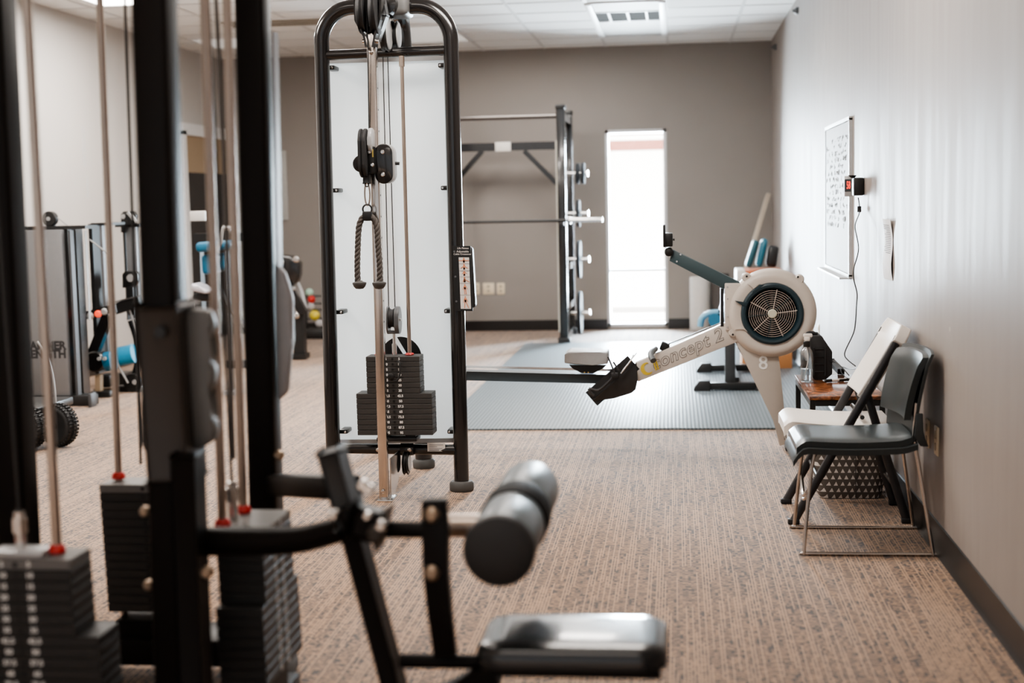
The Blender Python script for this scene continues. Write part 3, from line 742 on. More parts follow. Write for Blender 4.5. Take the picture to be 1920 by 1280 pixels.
# foot stretcher
MB().prism([R(1193, 680, -.14), R(1196, 712, -.14), R(1192, 730, -.14), R(1184, 737, -.14), R(1150, 747, -.14), R(1112, 752, -.14), R(1110, 750, -.14)], (0, .05, 0), bev=.003).build('foot_stretcher', mat('stretcher black', (.025, .024, .024), .5), row)
MB().prism([R(1193, 680, .10), R(1196, 712, .10), R(1192, 730, .10), R(1184, 737, .10), R(1150, 747, .10), R(1112, 752, .10), R(1110, 750, .10)], (0, .05, 0), bev=.003).build('foot_stretcher', MATS['stretcher black'], row)
for dy in (-.13, .11):
    fp = MB().bar(R(1109, 748, dy), R(1188, 679, dy), .10, .008, (0, 1, 0)).build('foot_plate', rubber, row)
    MB().tube(smoothpath([R(1104, 728, dy - .04), R(1112, 730, dy - .04), R(1122, 731, dy - .04), R(1134, 722, dy - .04), R(1150, 706, dy - .04)], 5), .008, 8).tube(smoothpath([R(1104, 728, dy - .04), R(1108, 736, dy - .04), R(1114, 741, dy - .04)], 4), .008, 8).build('heel_cup', charc, fp)
    MB().bar(R(1140, 668, dy - .05), R(1154, 703, dy - .05), .008, .032, (0, 1, 0)).bar(R(1150, 678, dy - .05), R(1160, 694, dy - .05), .008, .03, (0, 1, 0)).build('foot_strap', charc, fp)
    MB().box(R(1153, 703, dy - .05), (.04, .03, .028), bev=.006).build('strap_buckle', rubber, fp)
    MB().tube([R(1164, 700, dy - .05), R(1178, 682, dy - .05), R(1194, 661, dy - .05)], .004, 6).tube([R(1166, 697, dy - .04), R(1184, 674, dy - .04), R(1188, 664, dy - .04)], .005, 6).build('strap_tail', steel, fp)
# seat
se = MB().prism([R(1058, 664, -.15), R(1066, 659, -.15), R(1100, 660, -.15), R(1124, 660, -.15), R(1139, 661, -.15), R(1140, 682, -.15), R(1110, 685, -.15), R(1058, 681, -.11)], (0, .22, 0), bev=.008, seg=3).build('seat', greypad, row)
MB().prism([R(1066, 660, -.105), R(1100, 662, -.105), R(1138, 663.5, -.105), R(1138, 667, -.105), R(1064, 664, -.105)], (0, .21, 0)).build('seat_top', mat('seat top pale', (.62, .60, .58), .5), se)
MB().prism([R(1067, 684, -.05), R(1138, 684, -.05), R(1130, 691, -.05), R(1112, 700, -.05), R(1090, 699, -.05), R(1074, 691, -.05)], (0, .10, 0)).build('seat_carriage', satin, row)
b_ = MB()
for px in (1096, 1103): b_.lathe(R(px, 698, -.051), (0, -1, 0), [(.004, 0), (.004, .003)], 8)
b_.build('carriage_bolt', brass, row)
# handle and chain
hd = MB().tube(smoothpath([R(1225, 676, -.26), R(1220, 664, -.2), R(1228, 655, -.06), R(1228, 655, .06), R(1220, 662, .2), R(1224, 672, .26)], 6), .017, 12).build('handle', mat('handle grip', (.10, .11, .115), .45), row)
MB().box(R(1246, 650, 0), (.05, .05, .05), Matrix.Rotation(.4, 3, 'Y'), bev=.008).build('chain_swivel', satin, hd)
MB().tube([R(1250, 646), R(1352, 605)], .004, 6).build('chain', mat('chain dark', (.08, .08, .08), .4, .6), row)

# ================================================================== RIGHT SIDE: chairs, table, wall things
# ---- black sled-base chair
bc = thing('stacking_chair', 'black padded stacking chair on thin chrome sled legs, nearest the camera by the wall', 'chair', (.72, 5.82, 0))
yn, yf = 5.59, 6.05
zr = .0075
def sled(y, ins):
    a = [V((.535, y + ins, .425)), V((.515, y + ins * .8, .30)), V((.489, y, .03)), V((.492, y, .012)), V((.51, y, zr)), V((.955, y, zr)), V((.978, y, .012)), V((.980, y, .03)), V((.935, y + ins * .8, .33)), V((.915, y + ins, .45)), V((.918, y + ins, .54)), V((.922, y + ins, .60))]
    return MB().tube(smoothpath(a, 5), zr, 10)
for y, i_ in ((yn, .03), (yf, -.03)): sled(y, i_).build('sled_leg', thinch, bc)
MB().tube([V((.53, yn + .03, .40)), V((.53, yf - .03, .40))], zr, 8).tube([V((.915, yn + .03, .415)), V((.915, yf - .03, .415))], zr, 8).build('under_seat_rod', thinch, bc)
MB().tube(smoothpath([V((.500, yn + .015, .25)), V((.495, yn + .10, .22)), V((.498, yn + .2, .25)), V((.500, yn + .24, .27))], 5), .008, 8).tube(smoothpath([V((.500, yn + .015, .235)), V((.495, yn + .10, .205)), V((.498, yn + .2, .235)), V((.500, yn + .24, .255))], 5), .006, 8).build('ganging_hook', thinch, bc)
def seat_fn(z_off, x0, x1, ya, yb, drop):
    def fn(u, v):
        x = x0 + (x1 - x0) * u; y = ya + (yb - ya) * v
        e = min(1, u / .12); z = .452 - .010 * math.sin(u * PI) - drop * (1 - e) ** 2 + z_off
        ed = abs(2 * v - 1) ** 8; z -= .010 * ed
        if u > .9: z += .012 * (u - .9) / .1
        return V((x, y, z)), V((0, 0, 1))
    return fn
MB().slab(seat_fn(-.035, .448, .925, yn + .005, yf - .005, .055), 24, 16, .022).build('seat_shell', shell, bc)
MB().slab(seat_fn(-.013, .462, .905, yn + .02, yf - .02, .03), 24, 16, .026).build('seat_pad', vinyl, bc)
def back_fn(off, z0_, z1_, ya, yb, s=1.):
    def fn(u, v):     # u across y, v up
        y = ya + (yb - ya) * u; z = z0_ + (z1_ - z0_) * v
        k = (2 * u - 1)
        x = .905 + .058 * v ** 1.4 - .04 * u + .025 * (1 - k * k) + off + .010 * max(0, v - .85) / .15
        w = 1 - .10 * (1 - v) * 1.0 - .06 * max(0, v - .8) / .2
        y = (ya + yb) / 2 + (y - (ya + yb) / 2) * w
        z -= .02 * abs(k) ** 5 * max(0, v - .5)
        return V((x, y, z)), V((-1, 0, 0))
    return fn
MB().slab(back_fn(.012, .445, .80, yn, yf), 20, 20, .012).build('backrest_shell', shell, bc)
MB().slab(back_fn(-.002, .53, .785, yn + .025, yf - .025), 20, 16, .026).build('backrest_pad', vinyl, bc)
MB().prism([V((.918, yn + .01, .56)), V((.945, yn + .01, .56)), V((.942, yn + .01, .49)), V((.966, yn + .01, .43)), V((.935, yn + .01, .432)), V((.912, yn + .01, .47))], (0, .02, 0), bev=.004).build('leg_bracket', shell, bc)
f = MB()
for i, zz in enumerate((.665, .63, .595, .56)): f.box((.884 + .02 * (zz - .56), yf - .022, zz), (.026, .02, .026), bev=.003)
f.build('stacking_tab', shell, bc)
# ---- white folding chair
wc_ = thing('folding_chair', 'white plastic folding chair with dark tube legs, between the black chair and the side table', 'chair', (.72, 6.34, 0))
ya, yb = 6.135, 6.555
fn0, fn1 = V((.492, ya, .01)), V((.945, ya, .82))
for y in (ya, yb):
    f0, f1 = V((.492, y, .012)), V((.932, y, .806))
    lgm = MB().tube([f0, f1], .019, 14, up=(0, 1, 0), flat=.6).build('front_leg', charc, wc_)
    MB().box(f0, (.05, .032, .024), bev=.006).build('foot_cap', rubber, lgm)
    s_ = .026 if y == ya else -.026
    r0, r1 = V((.972, y + s_, .012)), V((.80, y + s_, .57))
    lgm = MB().tube([r0, r1], .018, 14, up=(0, 1, 0), flat=.6).build('rear_leg', charc, wc_)
    MB().box(r0, (.045, .032, .024), bev=.006).build('foot_cap', rubber, lgm)
    MB().bar(V((.845, y + s_ * .5, .43)), V((.735, y + s_ * .5, .40)), .012, .022, (0, 1, 0)).build('folding_link', charc, wc_)
MB().tube([V((.93, ya + .026, .15)), V((.93, yb - .026, .15))], .009, 10).build('rear_brace', thinch, wc_)
MB().tube([V((.785, ya + .03, .46)), V((.785, yb - .03, .46))], .010, 10).build('seat_brace', thinch, wc_)
MB().tube([V((.60, ya, .2)), V((.60, yb, .2))], .009, 10).build('front_brace', charc, wc_)
def wseat(u, v):
    x = .455 + .455 * u; k = 2 * v - 1
    wd = (.195 - .03 * max(0, u - .6)) * (1 - .10 * max(0, (.12 - u) / .12) ** 2)
    return V((x, (ya + yb) / 2 + k * wd, .462 - .020 * u - .012 * math.sin(u * PI) - .03 * max(0, (.10 - u) / .10) ** 2 - .012 * abs(k) ** 10)), V((0, 0, -1))
MB().slab(wseat, 26, 18, .042).build('seat', whitep, wc_)
td = V((.453, 0, .82)).normalized(); nd = V((td.z, 0, -td.x))       # along tube, and rearward normal
bm0 = V((.492, 0, .012)) + td * .605
def wback(u, v):
    k = 2 * u - 1; L_ = .355
    p = bm0 + td * (L_ * v)
    hw = (.190 if v < .775 else .236) * (1 - .20 * max(0, (v - .72) / .28) ** 2.2 - .05 * max(0, (.15 - v) / .15) ** 2)
    return V((p.x, (ya + yb) / 2 + k * hw, p.z)) + nd * (-.028 + .022 * (1 - k * k) + .012 * v), nd
b_ = MB().slab(wback, 24, 24, .052)
bmesh.ops.bevel(b_.bm, geom=[e for e in b_.bm.edges if len(e.link_faces) == 2 and e.link_faces[0].normal.dot(e.link_faces[1].normal) < .4 and False], offset=.01, segments=2, affect='EDGES') if False else None
o = b_.build('backrest', whitep, wc_)
md = o.modifiers.new('bevel', 'BEVEL'); md.width = .014; md.segments = 3; md.limit_method = 'ANGLE'; md.angle_limit = math.radians(50)
# ---- side table
burl = bpy.data.materials.new('rustic burl wood'); burl.use_nodes = True
n, l = nodes(burl); b = n['Principled BSDF']; b.inputs['Roughness'].default_value = .22; b.inputs['Coat Weight'].default_value = .3
tc = n.new('ShaderNodeTexCoord'); nz1 = n.new('ShaderNodeTexNoise'); nz1.inputs['Scale'].default_value = 22; nz1.inputs['Detail'].default_value = 6; nz1.inputs['Distortion'].default_value = 1.2
cr = n.new('ShaderNodeValToRGB'); cr.color_ramp.elements[0].position = .38; cr.color_ramp.elements[0].color = (.06, .022, .010, 1); cr.color_ramp.elements[1].position = .62; cr.color_ramp.elements[1].color = (.36, .13, .05, 1)
l.new(tc.outputs['Object'], nz1.inputs['Vector']); l.new(nz1.outputs['Fac'], cr.inputs[0]); l.new(cr.outputs[0], b.inputs['Base Color'])
tx0, tx1, ty0, ty1, tz = .637, 1.0, 6.98, 7.84, .438
ta = thing('side_table', 'low side table with glossy brown burl top and black steel frame against the right wall', 'table', ((tx0 + tx1) / 2, (ty0 + ty1) / 2, 0))
MB().box(((tx0 + tx1) / 2, (ty0 + ty1) / 2, tz - .0095), (tx1 - tx0, ty1 - ty0, .019), bev=.002).build('table_top', burl, ta)
for x in (tx0 + .016, tx1 - .016):
    for y in (ty0 + .016, ty1 - .016): MB().box((x, y, (tz - .02) / 2), (.026, .026, tz - .02)).build('leg', satin, ta)
f = MB()
for y in (ty0 + .016, ty1 - .016): f.box(((tx0 + tx1) / 2, y, tz - .034), (tx1 - tx0 - .06, .026, .028)).box(((tx0 + tx1) / 2, y, .03), (tx1 - tx0 - .06, .022, .022))
for x in (tx0 + .016, tx1 - .016): f.box((x, (ty0 + ty1) / 2, tz - .034), (.026, ty1 - ty0 - .06, .028))
f.build('apron_frame', satin, ta)
# spray bottle
bp_ = F(1512.5, 716, tz)
sb = thing('spray_bottle', 'clear spray bottle half full of liquid on the side table', 'bottle', bp_)
clear = bpy.data.materials.new('clear bottle plastic'); clear.use_nodes = True
n, l = nodes(clear); n.remove(n['Principled BSDF'])
tr = n.new('ShaderNodeBsdfTransparent'); tr.inputs[0].default_value = (.93, .95, .96, 1); gl = n.new('ShaderNodeBsdfGlossy'); gl.inputs['Roughness'].default_value = .05
lw_ = n.new('ShaderNodeLayerWeight'); lw_.inputs[0].default_value = .25; ms = n.new('ShaderNodeMixShader')
l.new(lw_.outputs['Facing'], ms.inputs[0]); l.new(tr.outputs[0], ms.inputs[1]); l.new(gl.outputs[0], ms.inputs[2]); l.new(ms.outputs[0], n['Material Output'].inputs[0])
rb = .033
MB().lathe(bp_, (0, 0, 1), [(.030, 0.001), (rb, .006), (rb, .145), (.029, .165), (.018, .182), (.014, .186), (.014, .2)], 32).build('bottle_body', clear, sb)
liq = mat('bottle liquid', (.72, .82, .88), .05, trans=.8, var=0.)
nodes(liq)[0]['Principled BSDF'].inputs['IOR'].default_value = 1.2
MB().lathe(bp_ + V((0, 0, .004)), (0, 0, 1), [(.02, 0), (rb - .003, .003), (rb - .003, .066)], 28).build('liquid', liq, sb)
MB().lathe(bp_ + V((0, 0, .186)), (0, 0, 1), [(.017, 0), (.018, .004), (.018, .026), (.014, .03)], 20).build('collar', satin, sb)
MB().box(bp_ + V((.002, 0, .228)), (.030, .022, .026), bev=.006).box(bp_ + V((.006, 0, .246)), (.046, .02, .018), bev=.005).build('trigger_head', whitep, sb)
MB().tube(smoothpath([bp_ + V((0, 0, .19)), bp_ + V((.008, 0, .12)), bp_ + V((-.004, 0, .06)), bp_ + V((-.012, 0, .012))], 6), .0025, 6).build('dip_tube', whitep, sb)
# black tool case
cb = F(1538, 712, tz)
tc_ = thing('carrying_case', 'chunky black hard case standing upright behind the spray bottle', 'case', cb)
q0, q1 = -.045, .062
W_, Hh = (q1 - q0), .235
cy = cb.y + .04
oc = [(q0 + .012, 0), (q1 - .035, 0), (q1, .03), (q1, .150), (q1 - .03, .195), (q1 - .055, Hh), (q0 + .005, Hh), (q0 - .012, Hh - .02), (q0, .17), (q0, .02)]
cs = MB().prism([V((cb.x + x, cy - .05, tz + .001 + z)) for x, z in oc], (0, .20, 0), bev=.006).build('case_body', rubber, tc_)
f = MB()
for zz in (.045, .085, .125, .165): f.box((cb.x - .004, cy - .052, tz + zz), (.05, .006, .006), bev=.002)
f.box((cb.x + .024, cy - .054, tz + .10), (.008, .008, .15)); f.box((cb.x - .034, cy - .054, tz + .10), (.008, .008, .15))
f.build('case_rib', rubber, tc_)
MB().tube(smoothpath([V((cb.x - .05, cy, tz + Hh - .01)), V((cb.x - .066, cy, tz + Hh + .004)), V((cb.x - .05, cy, tz + Hh + .012)), V((cb.x - .01, cy, tz + Hh + .006))], 5), .010, 8).build('handle', rubber, tc_)
# marker and adapter
a, b = F(1546, 717, tz), F(1594, 714, tz)
a.z = b.z = tz + .009
d = (b - a)
mk = thing('marker_pen', 'black and white marker pen lying on the side table', 'pen', (a + b) / 2)
MB().cyl(a + d * .25, b, .0075, n=14).build('barrel', whitep, mk)
MB().lathe(a, d, [(.005, 0), (.0085, .004), (.0085, d.length * .27)], 14).build('cap', satin, mk)
MB().cyl(a + d * .55 + V((0, -.0006, -.0006)), a + d * .95 + V((0, -.0006, -.0006)), .0076, n=14).build('grip_band', satin, mk)
a, b = F(1558, 692, tz), F(1577, 702, tz)
ad = thing('power_adapter', 'small black power adapter lying tilted on the side table behind the pen', 'adapter', (a + b) / 2)
a.z = tz + .045; b.z = tz + .016
MB().bar(a, b, .03, .024, bev=.004).build('adapter_body', satin, ad)
MB().box(b + V((0, -.015, .012)), (.012, .012, .014), bev=.002).build('adapter_clip', satin, ad)
# cords on the table
o = MB().tube(smoothpath([P(1557, 677, 7.6), P(1568, 680, 7.55), P(1580, 690, 7.5), P(1592, 704, 7.45)], 6), .003, 6).build('loose_cord', cable)
tag(o, 'thin black cord curling from the hard case across the side table', 'cord')
o = MB().tube(smoothpath([P(1607, 690, 7.35), P(1592, 692, 7.5), P(1579, 688, 7.6), P(1577, 697, 7.5), P(1586, 707, 7.42), P(1600, 713, 7.3)], 6), .0025, 6).build('loose_cord', cable)
tag(o, 'looped black cord beside the folding chair on the side table', 'cord')
# patterned bag
bagm = bpy.data.materials.new('grey triangle print fabric'); bagm.use_nodes = True
n, l = nodes(bagm); b = n['Principled BSDF']; b.inputs['Roughness'].default_value = .8
tc = n.new('ShaderNodeTexCoord'); sp = n.new('ShaderNodeSeparateXYZ'); l.new(tc.outputs['Object'], sp.inputs[0])
def mth(op, a, b_=None):
    m = n.new('ShaderNodeMath'); m.operation = op
    for i, v in enumerate((a, b_)):
        if v is None: continue
        if hasattr(v, 'links'): l.new(v, m.inputs[i])
        else: m.inputs[i].default_value = v
    return m.outputs[0]
xx = mth('ADD', sp.outputs['X'], sp.outputs['Y'])
rw = mth('DIVIDE', mth('ADD', sp.outputs['Z'], .002), .0305); rf = mth('FLOOR', rw); fr_ = mth('FRACT', rw)
cw = mth('FRACT', mth('ADD', mth('DIVIDE', mth('ADD', xx, 5.), .0305), mth('MULTIPLY', rf, .5)))
inside = mth('LESS_THAN', mth('ABSOLUTE', mth('SUBTRACT', cw, .5)), mth('MULTIPLY', mth('SUBTRACT', .82, fr_), .5))
low = mth('GREATER_THAN', fr_, .18)
msk = mth('MULTIPLY', inside, low)
mx = n.new('ShaderNodeMix'); mx.data_type = 'RGBA'; l.new(msk, mx.inputs['Factor']); mx.inputs['A'].default_value = (.125, .108, .095, 1); mx.inputs['B'].default_value = (.72, .68, .64, 1)
l.new(mx.outputs['Result'], b.inputs['Base Color'])
gx0, gx1, gy0, gy1, gh = .648, .945, 6.655, 6.90, .29
bg = thing('storage_tote', 'grey fabric tote with white triangle print on the carpet under the folding chair', 'bag', ((gx0 + gx1) / 2, (gy0 + gy1) / 2, 0))
f = MB(); gg = []
NZ = 12; NS = 48
for j in range(NZ + 1):
    z = gh * j / NZ; ring_ = []
    for i in range(NS):
        a = 2 * PI * i / NS; e = 6
        cx_ = math.copysign(abs(math.cos(a)) ** (2 / e), math.cos(a)); sy_ = math.copysign(abs(math.sin(a)) ** (2 / e), math.sin(a))
        bul = 1 + .05 * math.sin(PI * j / NZ) + .012 * math.sin(5 * a + j)
        if j == 0: bul = .96
        x = (gx0 + gx1) / 2 + (gx1 - gx0) / 2 * cx_ * bul - (.03 * (z / gh)) * (1 if cx_ < 0 else 0)
        y = (gy0 + gy1) / 2 + (gy1 - gy0) / 2 * sy_ * bul
        ring_.append(f.bm.verts.new((x, y, z + .002)))
    gg.append(ring_)
f.skin(gg, cap=False); f._f(gg[0][::-1])
f.build('bag_body', bagm, bg)
MB().tube(smoothpath([V((.72, gy0 - .004, .27)), V((.74, gy0 - .02, .33)), V((.80, gy0 - .025, .345)), V((.85, gy0 - .02, .33)), V((.87, gy0 - .004, .27))], 6), .010, 8).build('bag_handle', mat('brown strap', (.22, .10, .06), .6), bg)
MB().box(((gx0 + gx1) / 2 + .02, gy0 - .012, .145), (.004, .004, .27)).build('seam', mat('seam dark', (.07, .06, .055), .8), bg)
# ---- wall things
def wall_box(name, y0, y1, z0_, z1_, d, m, bev=.003): return MB().box((XR - d / 2, (y0 + y1) / 2, (z0_ + z1_) / 2), (d, abs(y1 - y0), abs(z1_ - z0_)), bev=bev)
y0, y1 = W(1598, 220, XR).y, W(1552, 243, XR).y; zt, zb = W(1598, 221, XR).z, W(1592, 516, XR).z
wbd = thing('whiteboard', 'tall white dry-erase board with faint handwriting on the right wall', 'whiteboard', (XR - .01, (y0 + y1) / 2, zb))
MB().box((XR - .008, (y0 + y1) / 2, (zt + zb) / 2), (.012, y1 - y0 - .03, zt - zb - .03)).build('board', mat('whiteboard surface', (.29, .28, .272), .55, var=.04, scale=6), wbd)
f = MB()
for y in (y0, y1): f.box((XR - .010, y, (zt + zb) / 2), (.02, .022, zt - zb))
for z in (zt, zb): f.box((XR - .010, (y0 + y1) / 2, z), (.02, y1 - y0 + .022, .022))
f.build('frame', alum, wbd)
MB().box((XR - .035, (y0 + y1) / 2, zb - .012), (.07, y1 - y0 - .05, .010)).build('tray', alum, wbd)
f = MB(); random.seed(3)
for i in range(170):
    y = y0 + .1 + random.random() * (y1 - y0 - .2); z = zt - .1 - (int(random.random() * 14) / 14) * (zt - zb - .35)
    p = [V((XR - .0146, y + random.uniform(-.05, .05), z + random.uniform(-.018, .018))) for _ in range(5)]
    f.tube(p, .0012, 4)
f.build('handwriting', mat('board ink', (.19, .185, .18), .7), wbd)
# timer
tcx = W(1607, 350, XR); Yt_ = 7.98
zt_ = P(1600, 350, Yt_).z
tm = thing('wall_timer', 'small black and silver timer with red digits mounted on the right wall', 'timer', (.97, Yt_, zt_))
xa_ = P(1598.5, 350, Yt_).x
rotz = Matrix.Rotation(0, 3, 'Z')
MB().box((xa_ + .03, Yt_ + .005, zt_), (.055, .085, .098), bev=.008).build('case', satin, tm)
ff = V((xa_ - .0, Yt_ - .02, zt_))
u_ = V((.62, -.78, 0)); 
cx_ = P(1590, 349, Yt_ - .0)
bz = MB().box(cx_, (.040, .016, .112), Matrix.Rotation(math.radians(-14), 3, 'Z'), bev=.004).build('bezel', silver, tm)
Mf = Matrix.Rotation(math.radians(-14), 3, 'Z')
MB().box(cx_ + Mf @ V((0, -.0085, .004)), (.034, .003, .068), Mf).build('display', mat('display dark', (.05, .045, .045), .2), tm)
MB().text('58', .058, frame(cx_ + Mf @ V((.004, -.0108, .004)), Mf @ V((.55, 0, 0)), (0, 0, 1)) @ Matrix.Diagonal((.36, 1, 1, 1)), offset=.001).build('digits', redled, tm, smooth=False)
MB().lathe(P(1598, 334, Yt_) + V((0, 0, .0)), (0, 0, 1), [(.012, 0), (.022, .012), (.024, .016)], 18).build('top_dish', satin, tm)
MB().box((XR - .012, Yt_ + .005, zt_ - .005), (.028, .05, .06), bev=.004).build('mount', satin, tm)
pts = [P(1609, 370, 7.95), P(1611, 382, 7.95), P(1611, 400, 7.9), P(1604, 418, 7.85), P(1604, 432, 7.8), P(1609, 456, 7.75), P(1609, 474, 7.7), P(1601, 503, 7.65), P(1601, 524, 7.62), P(1607, 550, 7.6), P(1606, 572, 7.6), P(1604, 604, 7.58), P(1600, 625, 7.56), P(1586, 655, 7.55), P(1584, 667, 7.53), P(1592, 677, 7.5), P(1604, 686, 7.45)]
pts = [V((min(p.x, XR - .006), p.y, p.z)) for p in pts]
cord = MB().tube(smoothpath(pts, 6), .0032, 6).build('timer_cord', cable, tm)
MB().box(P(1611, 392, 7.93), (.022, .022, .034), bev=.004).build('cord_switch', satin, cord)
# paper
y0, y1 = W(1671, 409, XR - .01).y, W(1655, 409, XR - .01).y; zt, zb = W(1663, 410, XR - .01).z, W(1663, 524, XR - .01).z
def pf(u, v):
    return V((XR - .0015 - .016 * math.sin(u * PI * .9) * (.4 + .6 * v) - .010 * v * (1 - u) - .006 * math.sin(v * 7), y0 + (y1 - y0) * u, zb + (zt - zb) * v))
o = MB().grid(pf, 10, 14).build('paper_notice', paper)
tag(o, 'curled white sheet of paper taped to the right wall above the folding chair', 'paper')
f = MB()
for i in range(16):
    v = .9 - i * .03; wd = random.uniform(.3, .8)
    a, b = pf(.12, v), pf(.12 + wd * .8, v)
    f.tube([pf(.12 + wd * .8 * t, v) + V((-.0015, 0, 0)) for t in (0, .25, .5, .75, 1)], .0016, 4)
f.build('print_line', ink, o)
# outlets
def outlet(y, z, label, grp=None, w=.07, h=.115, coax=False):
    r = thing('wall_outlet', label, 'outlet', (XR, y, z), grp)
    pl = MB().box((XR - .004, y, z), (.008, w, h), bev=.003).build('cover_plate', ivory, r)
    f = MB()
    for dz in (-.024, .024): f.lathe((XR - .008, y, z + dz), (-1, 0, 0), [(.016, 0), (.016, .003)], 20)
    f.build('socket', mat('socket grey', (.40, .34, .25), .5) if 'socket grey' not in MATS else MATS['socket grey'], pl)
p = W(1741, 812, XR); outlet(p.y, p.z, 'ivory wall outlet directly behind the black chair backrest')
p = W(1758, 826, XR); outlet(p.y - .0, p.z, 'ivory wall plate just right of another plate behind the black chair')
p = W(1536, 622, XR); outlet(p.y, p.z, 'ivory wall outlet above the black hard case, right of the flywheel')
p = W(1613, 709, XR); outlet(p.y, p.z, 'ivory wall outlet behind the tubes of the white folding chair')
def back_outlet(px, py, w, label):
    c = P(px, py, YB)
    r = thing('wall_outlet', label, 'outlet', (c.x, YB, c.z), 'cream plates low on the far wall')
    pl = MB().box((c.x, YB - .004, c.z), (w, .008, .125), bev=.003).build('cover_plate', ivory, r)
    f = MB()
    for dz in (-.024, .024): f.lathe((c.x, YB - .008, c.z + dz), (0, -1, 0), [(.016, 0), (.016, .003)], 16)
    f.build('socket', MATS['socket grey'], pl)
back_outlet(893, 541, .075, 'leftmost of three cream plates low on the far wall')
back_outlet(916, 541, .125, 'widest, middle one of three cream plates low on the far wall')
back_outlet(939, 541, .085, 'rightmost of three cream plates low on the far wall')

# ================================================================== FAR END: rack, bench, pole, boxes
Yk, Yk2 = 14.05, 15.05
rk = thing('power_rack', 'tall black squat rack against the far wall with pull-up bar and plate pegs', 'rack', (F(1053, 640).x - .6, 14.6, 0))
xr_ = P(1056, 500, Yk).x; xl_ = xr_ - 1.22; ztop = P(1058, 206, Yk).z
for x in (xr_, xl_):
    for y in (Yk, Yk2):
        u_ = MB().box((x, y, ztop / 2 + .01), (.085, .085, ztop), bev=.004).build('upright', gloss, rk)
        MB().box((x, y, .03), (.12, .12, .06), bev=.01).build('foot', rubber, u_)
        MB().box((x, y, ztop + .03), (.10, .10, .05), bev=.012).build('top_cap', satin, u_)
    MB().box((x, (Yk + Yk2) / 2, .06), (.07, Yk2 - Yk, .07)).build('base_rail', gloss, rk)
    MB().box((x, (Yk + Yk2) / 2, ztop - .06), (.07, Yk2 - Yk, .07)).build('top_rail', gloss, rk)
MB().box((xr_ - .046, Yk - .02, ztop * .46), (.012, .06, ztop * .82)).build('upright_liner', mat('liner cream', (.55, .52, .45), .5), rk)
zb_ = P(960, 220, Yk).z
MB().tube([V((xl_, Yk, zb_)), V((xr_, Yk, zb_))], .022, 14).build('pull_up_bar', mat('worn bar steel', (.10, .09, .085), .35, .6), rk)
z2 = P(950, 275, Yk2).z
MB().box(((xl_ + xr_) / 2, Yk2, z2), (xr_ - xl_, .07, .085)).build('rear_beam', gloss, rk)
pc_ = P(943, 277, Yk2 - .05)
MB().box((pc_.x, Yk2 - .045, z2), (.165, .01, .095), bev=.003).build('beam_plate', label_w, rk)
for a, b in (((983, 283), (1045, 345)), ((905, 283), (850, 345))):
    MB().bar(P(*a, Yk2), P(*b, Yk2), .06, .05).build('brace', gloss, rk)
zr_ = P(1100, 412, Yk).z
br_ = thing('barbell', 'long steel barbell resting across the squat rack', 'barbell', ((xl_ + xr_) / 2, Yk - .07, zr_))
MB().cyl((xl_ - .12, Yk - .07, zr_), (xr_ + .07, Yk - .07, zr_), .015, n=12).build('shaft', mat('bar shaft dark', (.03, .03, .03), .55), br_)
for s, x in ((1, xr_ + .07), (-1, xl_ - .12)):
    MB().lathe((x, Yk - .07, zr_), (s, 0, 0), [(.038, 0), (.038, .02), (.025, .022), (.025, .33)], 18).build('sleeve', steel, br_)
for x in (xr_, xl_):
    MB().box((x, Yk - .075, zr_ - .035), (.05, .10, .03), bev=.004).build('bar_hook', satin, rk)
ironp = mat('grey cast plate', (.035, .04, .045), .75, spec=.15)
pn = 0
for (py, plates) in ((325, [(.105, 0.0), (.105, .055)]), (400, [(.135, 0.)]), (486, [(.19, 0.)]), (586, [(.22, 0.)])):
    zq = P(1090, py, Yk + .45).z; yq = Yk + .45
    MB().cyl((xr_ + .02, yq, zq), (xr_ + .22, yq, zq), .02, n=14).build('plate_peg', steel, rk)
    MB().lathe((xr_ + .22, yq, zq), (1, 0, 0), [(.034, 0), (.034, .012), (.02, .016)], 14).build('peg_cap', steel, rk)
    for r_, dx in plates:
        pn += 1
        o = thing('weight_plate', ['inner small weight plate on the top peg of the rack', 'outer small weight plate on the top peg of the rack', 'weight plate on the peg beside the barbell sleeve', 'large weight plate on the second lowest peg of the rack', 'largest weight plate on the lowest peg of the rack'][pn - 1], 'weight plate', (xr_ + .13 + dx, yq, zq), 'plates stored on the rack')
        MB().lathe((xr_ + .11 + dx, yq, zq), (1, 0, 0), [(.026, 0), (r_ * .8, .002), (r_ * .85, -.002), (r_, .0), (r_, .036), (r_ * .85, .038), (r_ * .8, .033), (.05, .033), (.045, .04), (.026, .04)], 36).build('disc', ironp, o)
for z in (.35, .75):
    MB().box((xr_ + .01, Yk + .45, z), (.06, .9, .06)).build('side_rail', gloss, rk)
# adjustable bench behind the rower
ya_, yb_ = F(1370, 734).y, F(1370, 699).y
ben = thing('weight_bench', 'dark weight bench frame on two foot bars behind the rowing machine', 'bench', (.6, (ya_ + yb_) / 2, 0))
for yy, px0, px1 in ((ya_, 1316, 1432), (yb_, 1320, 1436)):
    a, b = P(px0, 725 if yy == ya_ else 690, yy), P(px1, 726 if yy == ya_ else 691, yy)
    MB().box(((a.x + b.x) / 2, yy, .045), (b.x - a.x, .09, .05), bev=.006).build('foot_bar', satin, ben)
    for x in (a.x, b.x): MB().prism([V((x - .06, yy - .055, 0)), V((x + .06, yy - .055, 0)), V((x + .06, yy - .055, .085)), V((x - .02, yy - .055, .085)), V((x - .06, yy - .055, .03))], (0, .11, 0), bev=.006).build('foot_cap', rubber, ben)
px_ = P(1369, 680, ya_).x
MB().box((px_, ya_ + .05, .36), (.075, .08, .66), bev=.005).build('post', mat('post grey metal', (.075, .077, .08), .4, .3), ben)
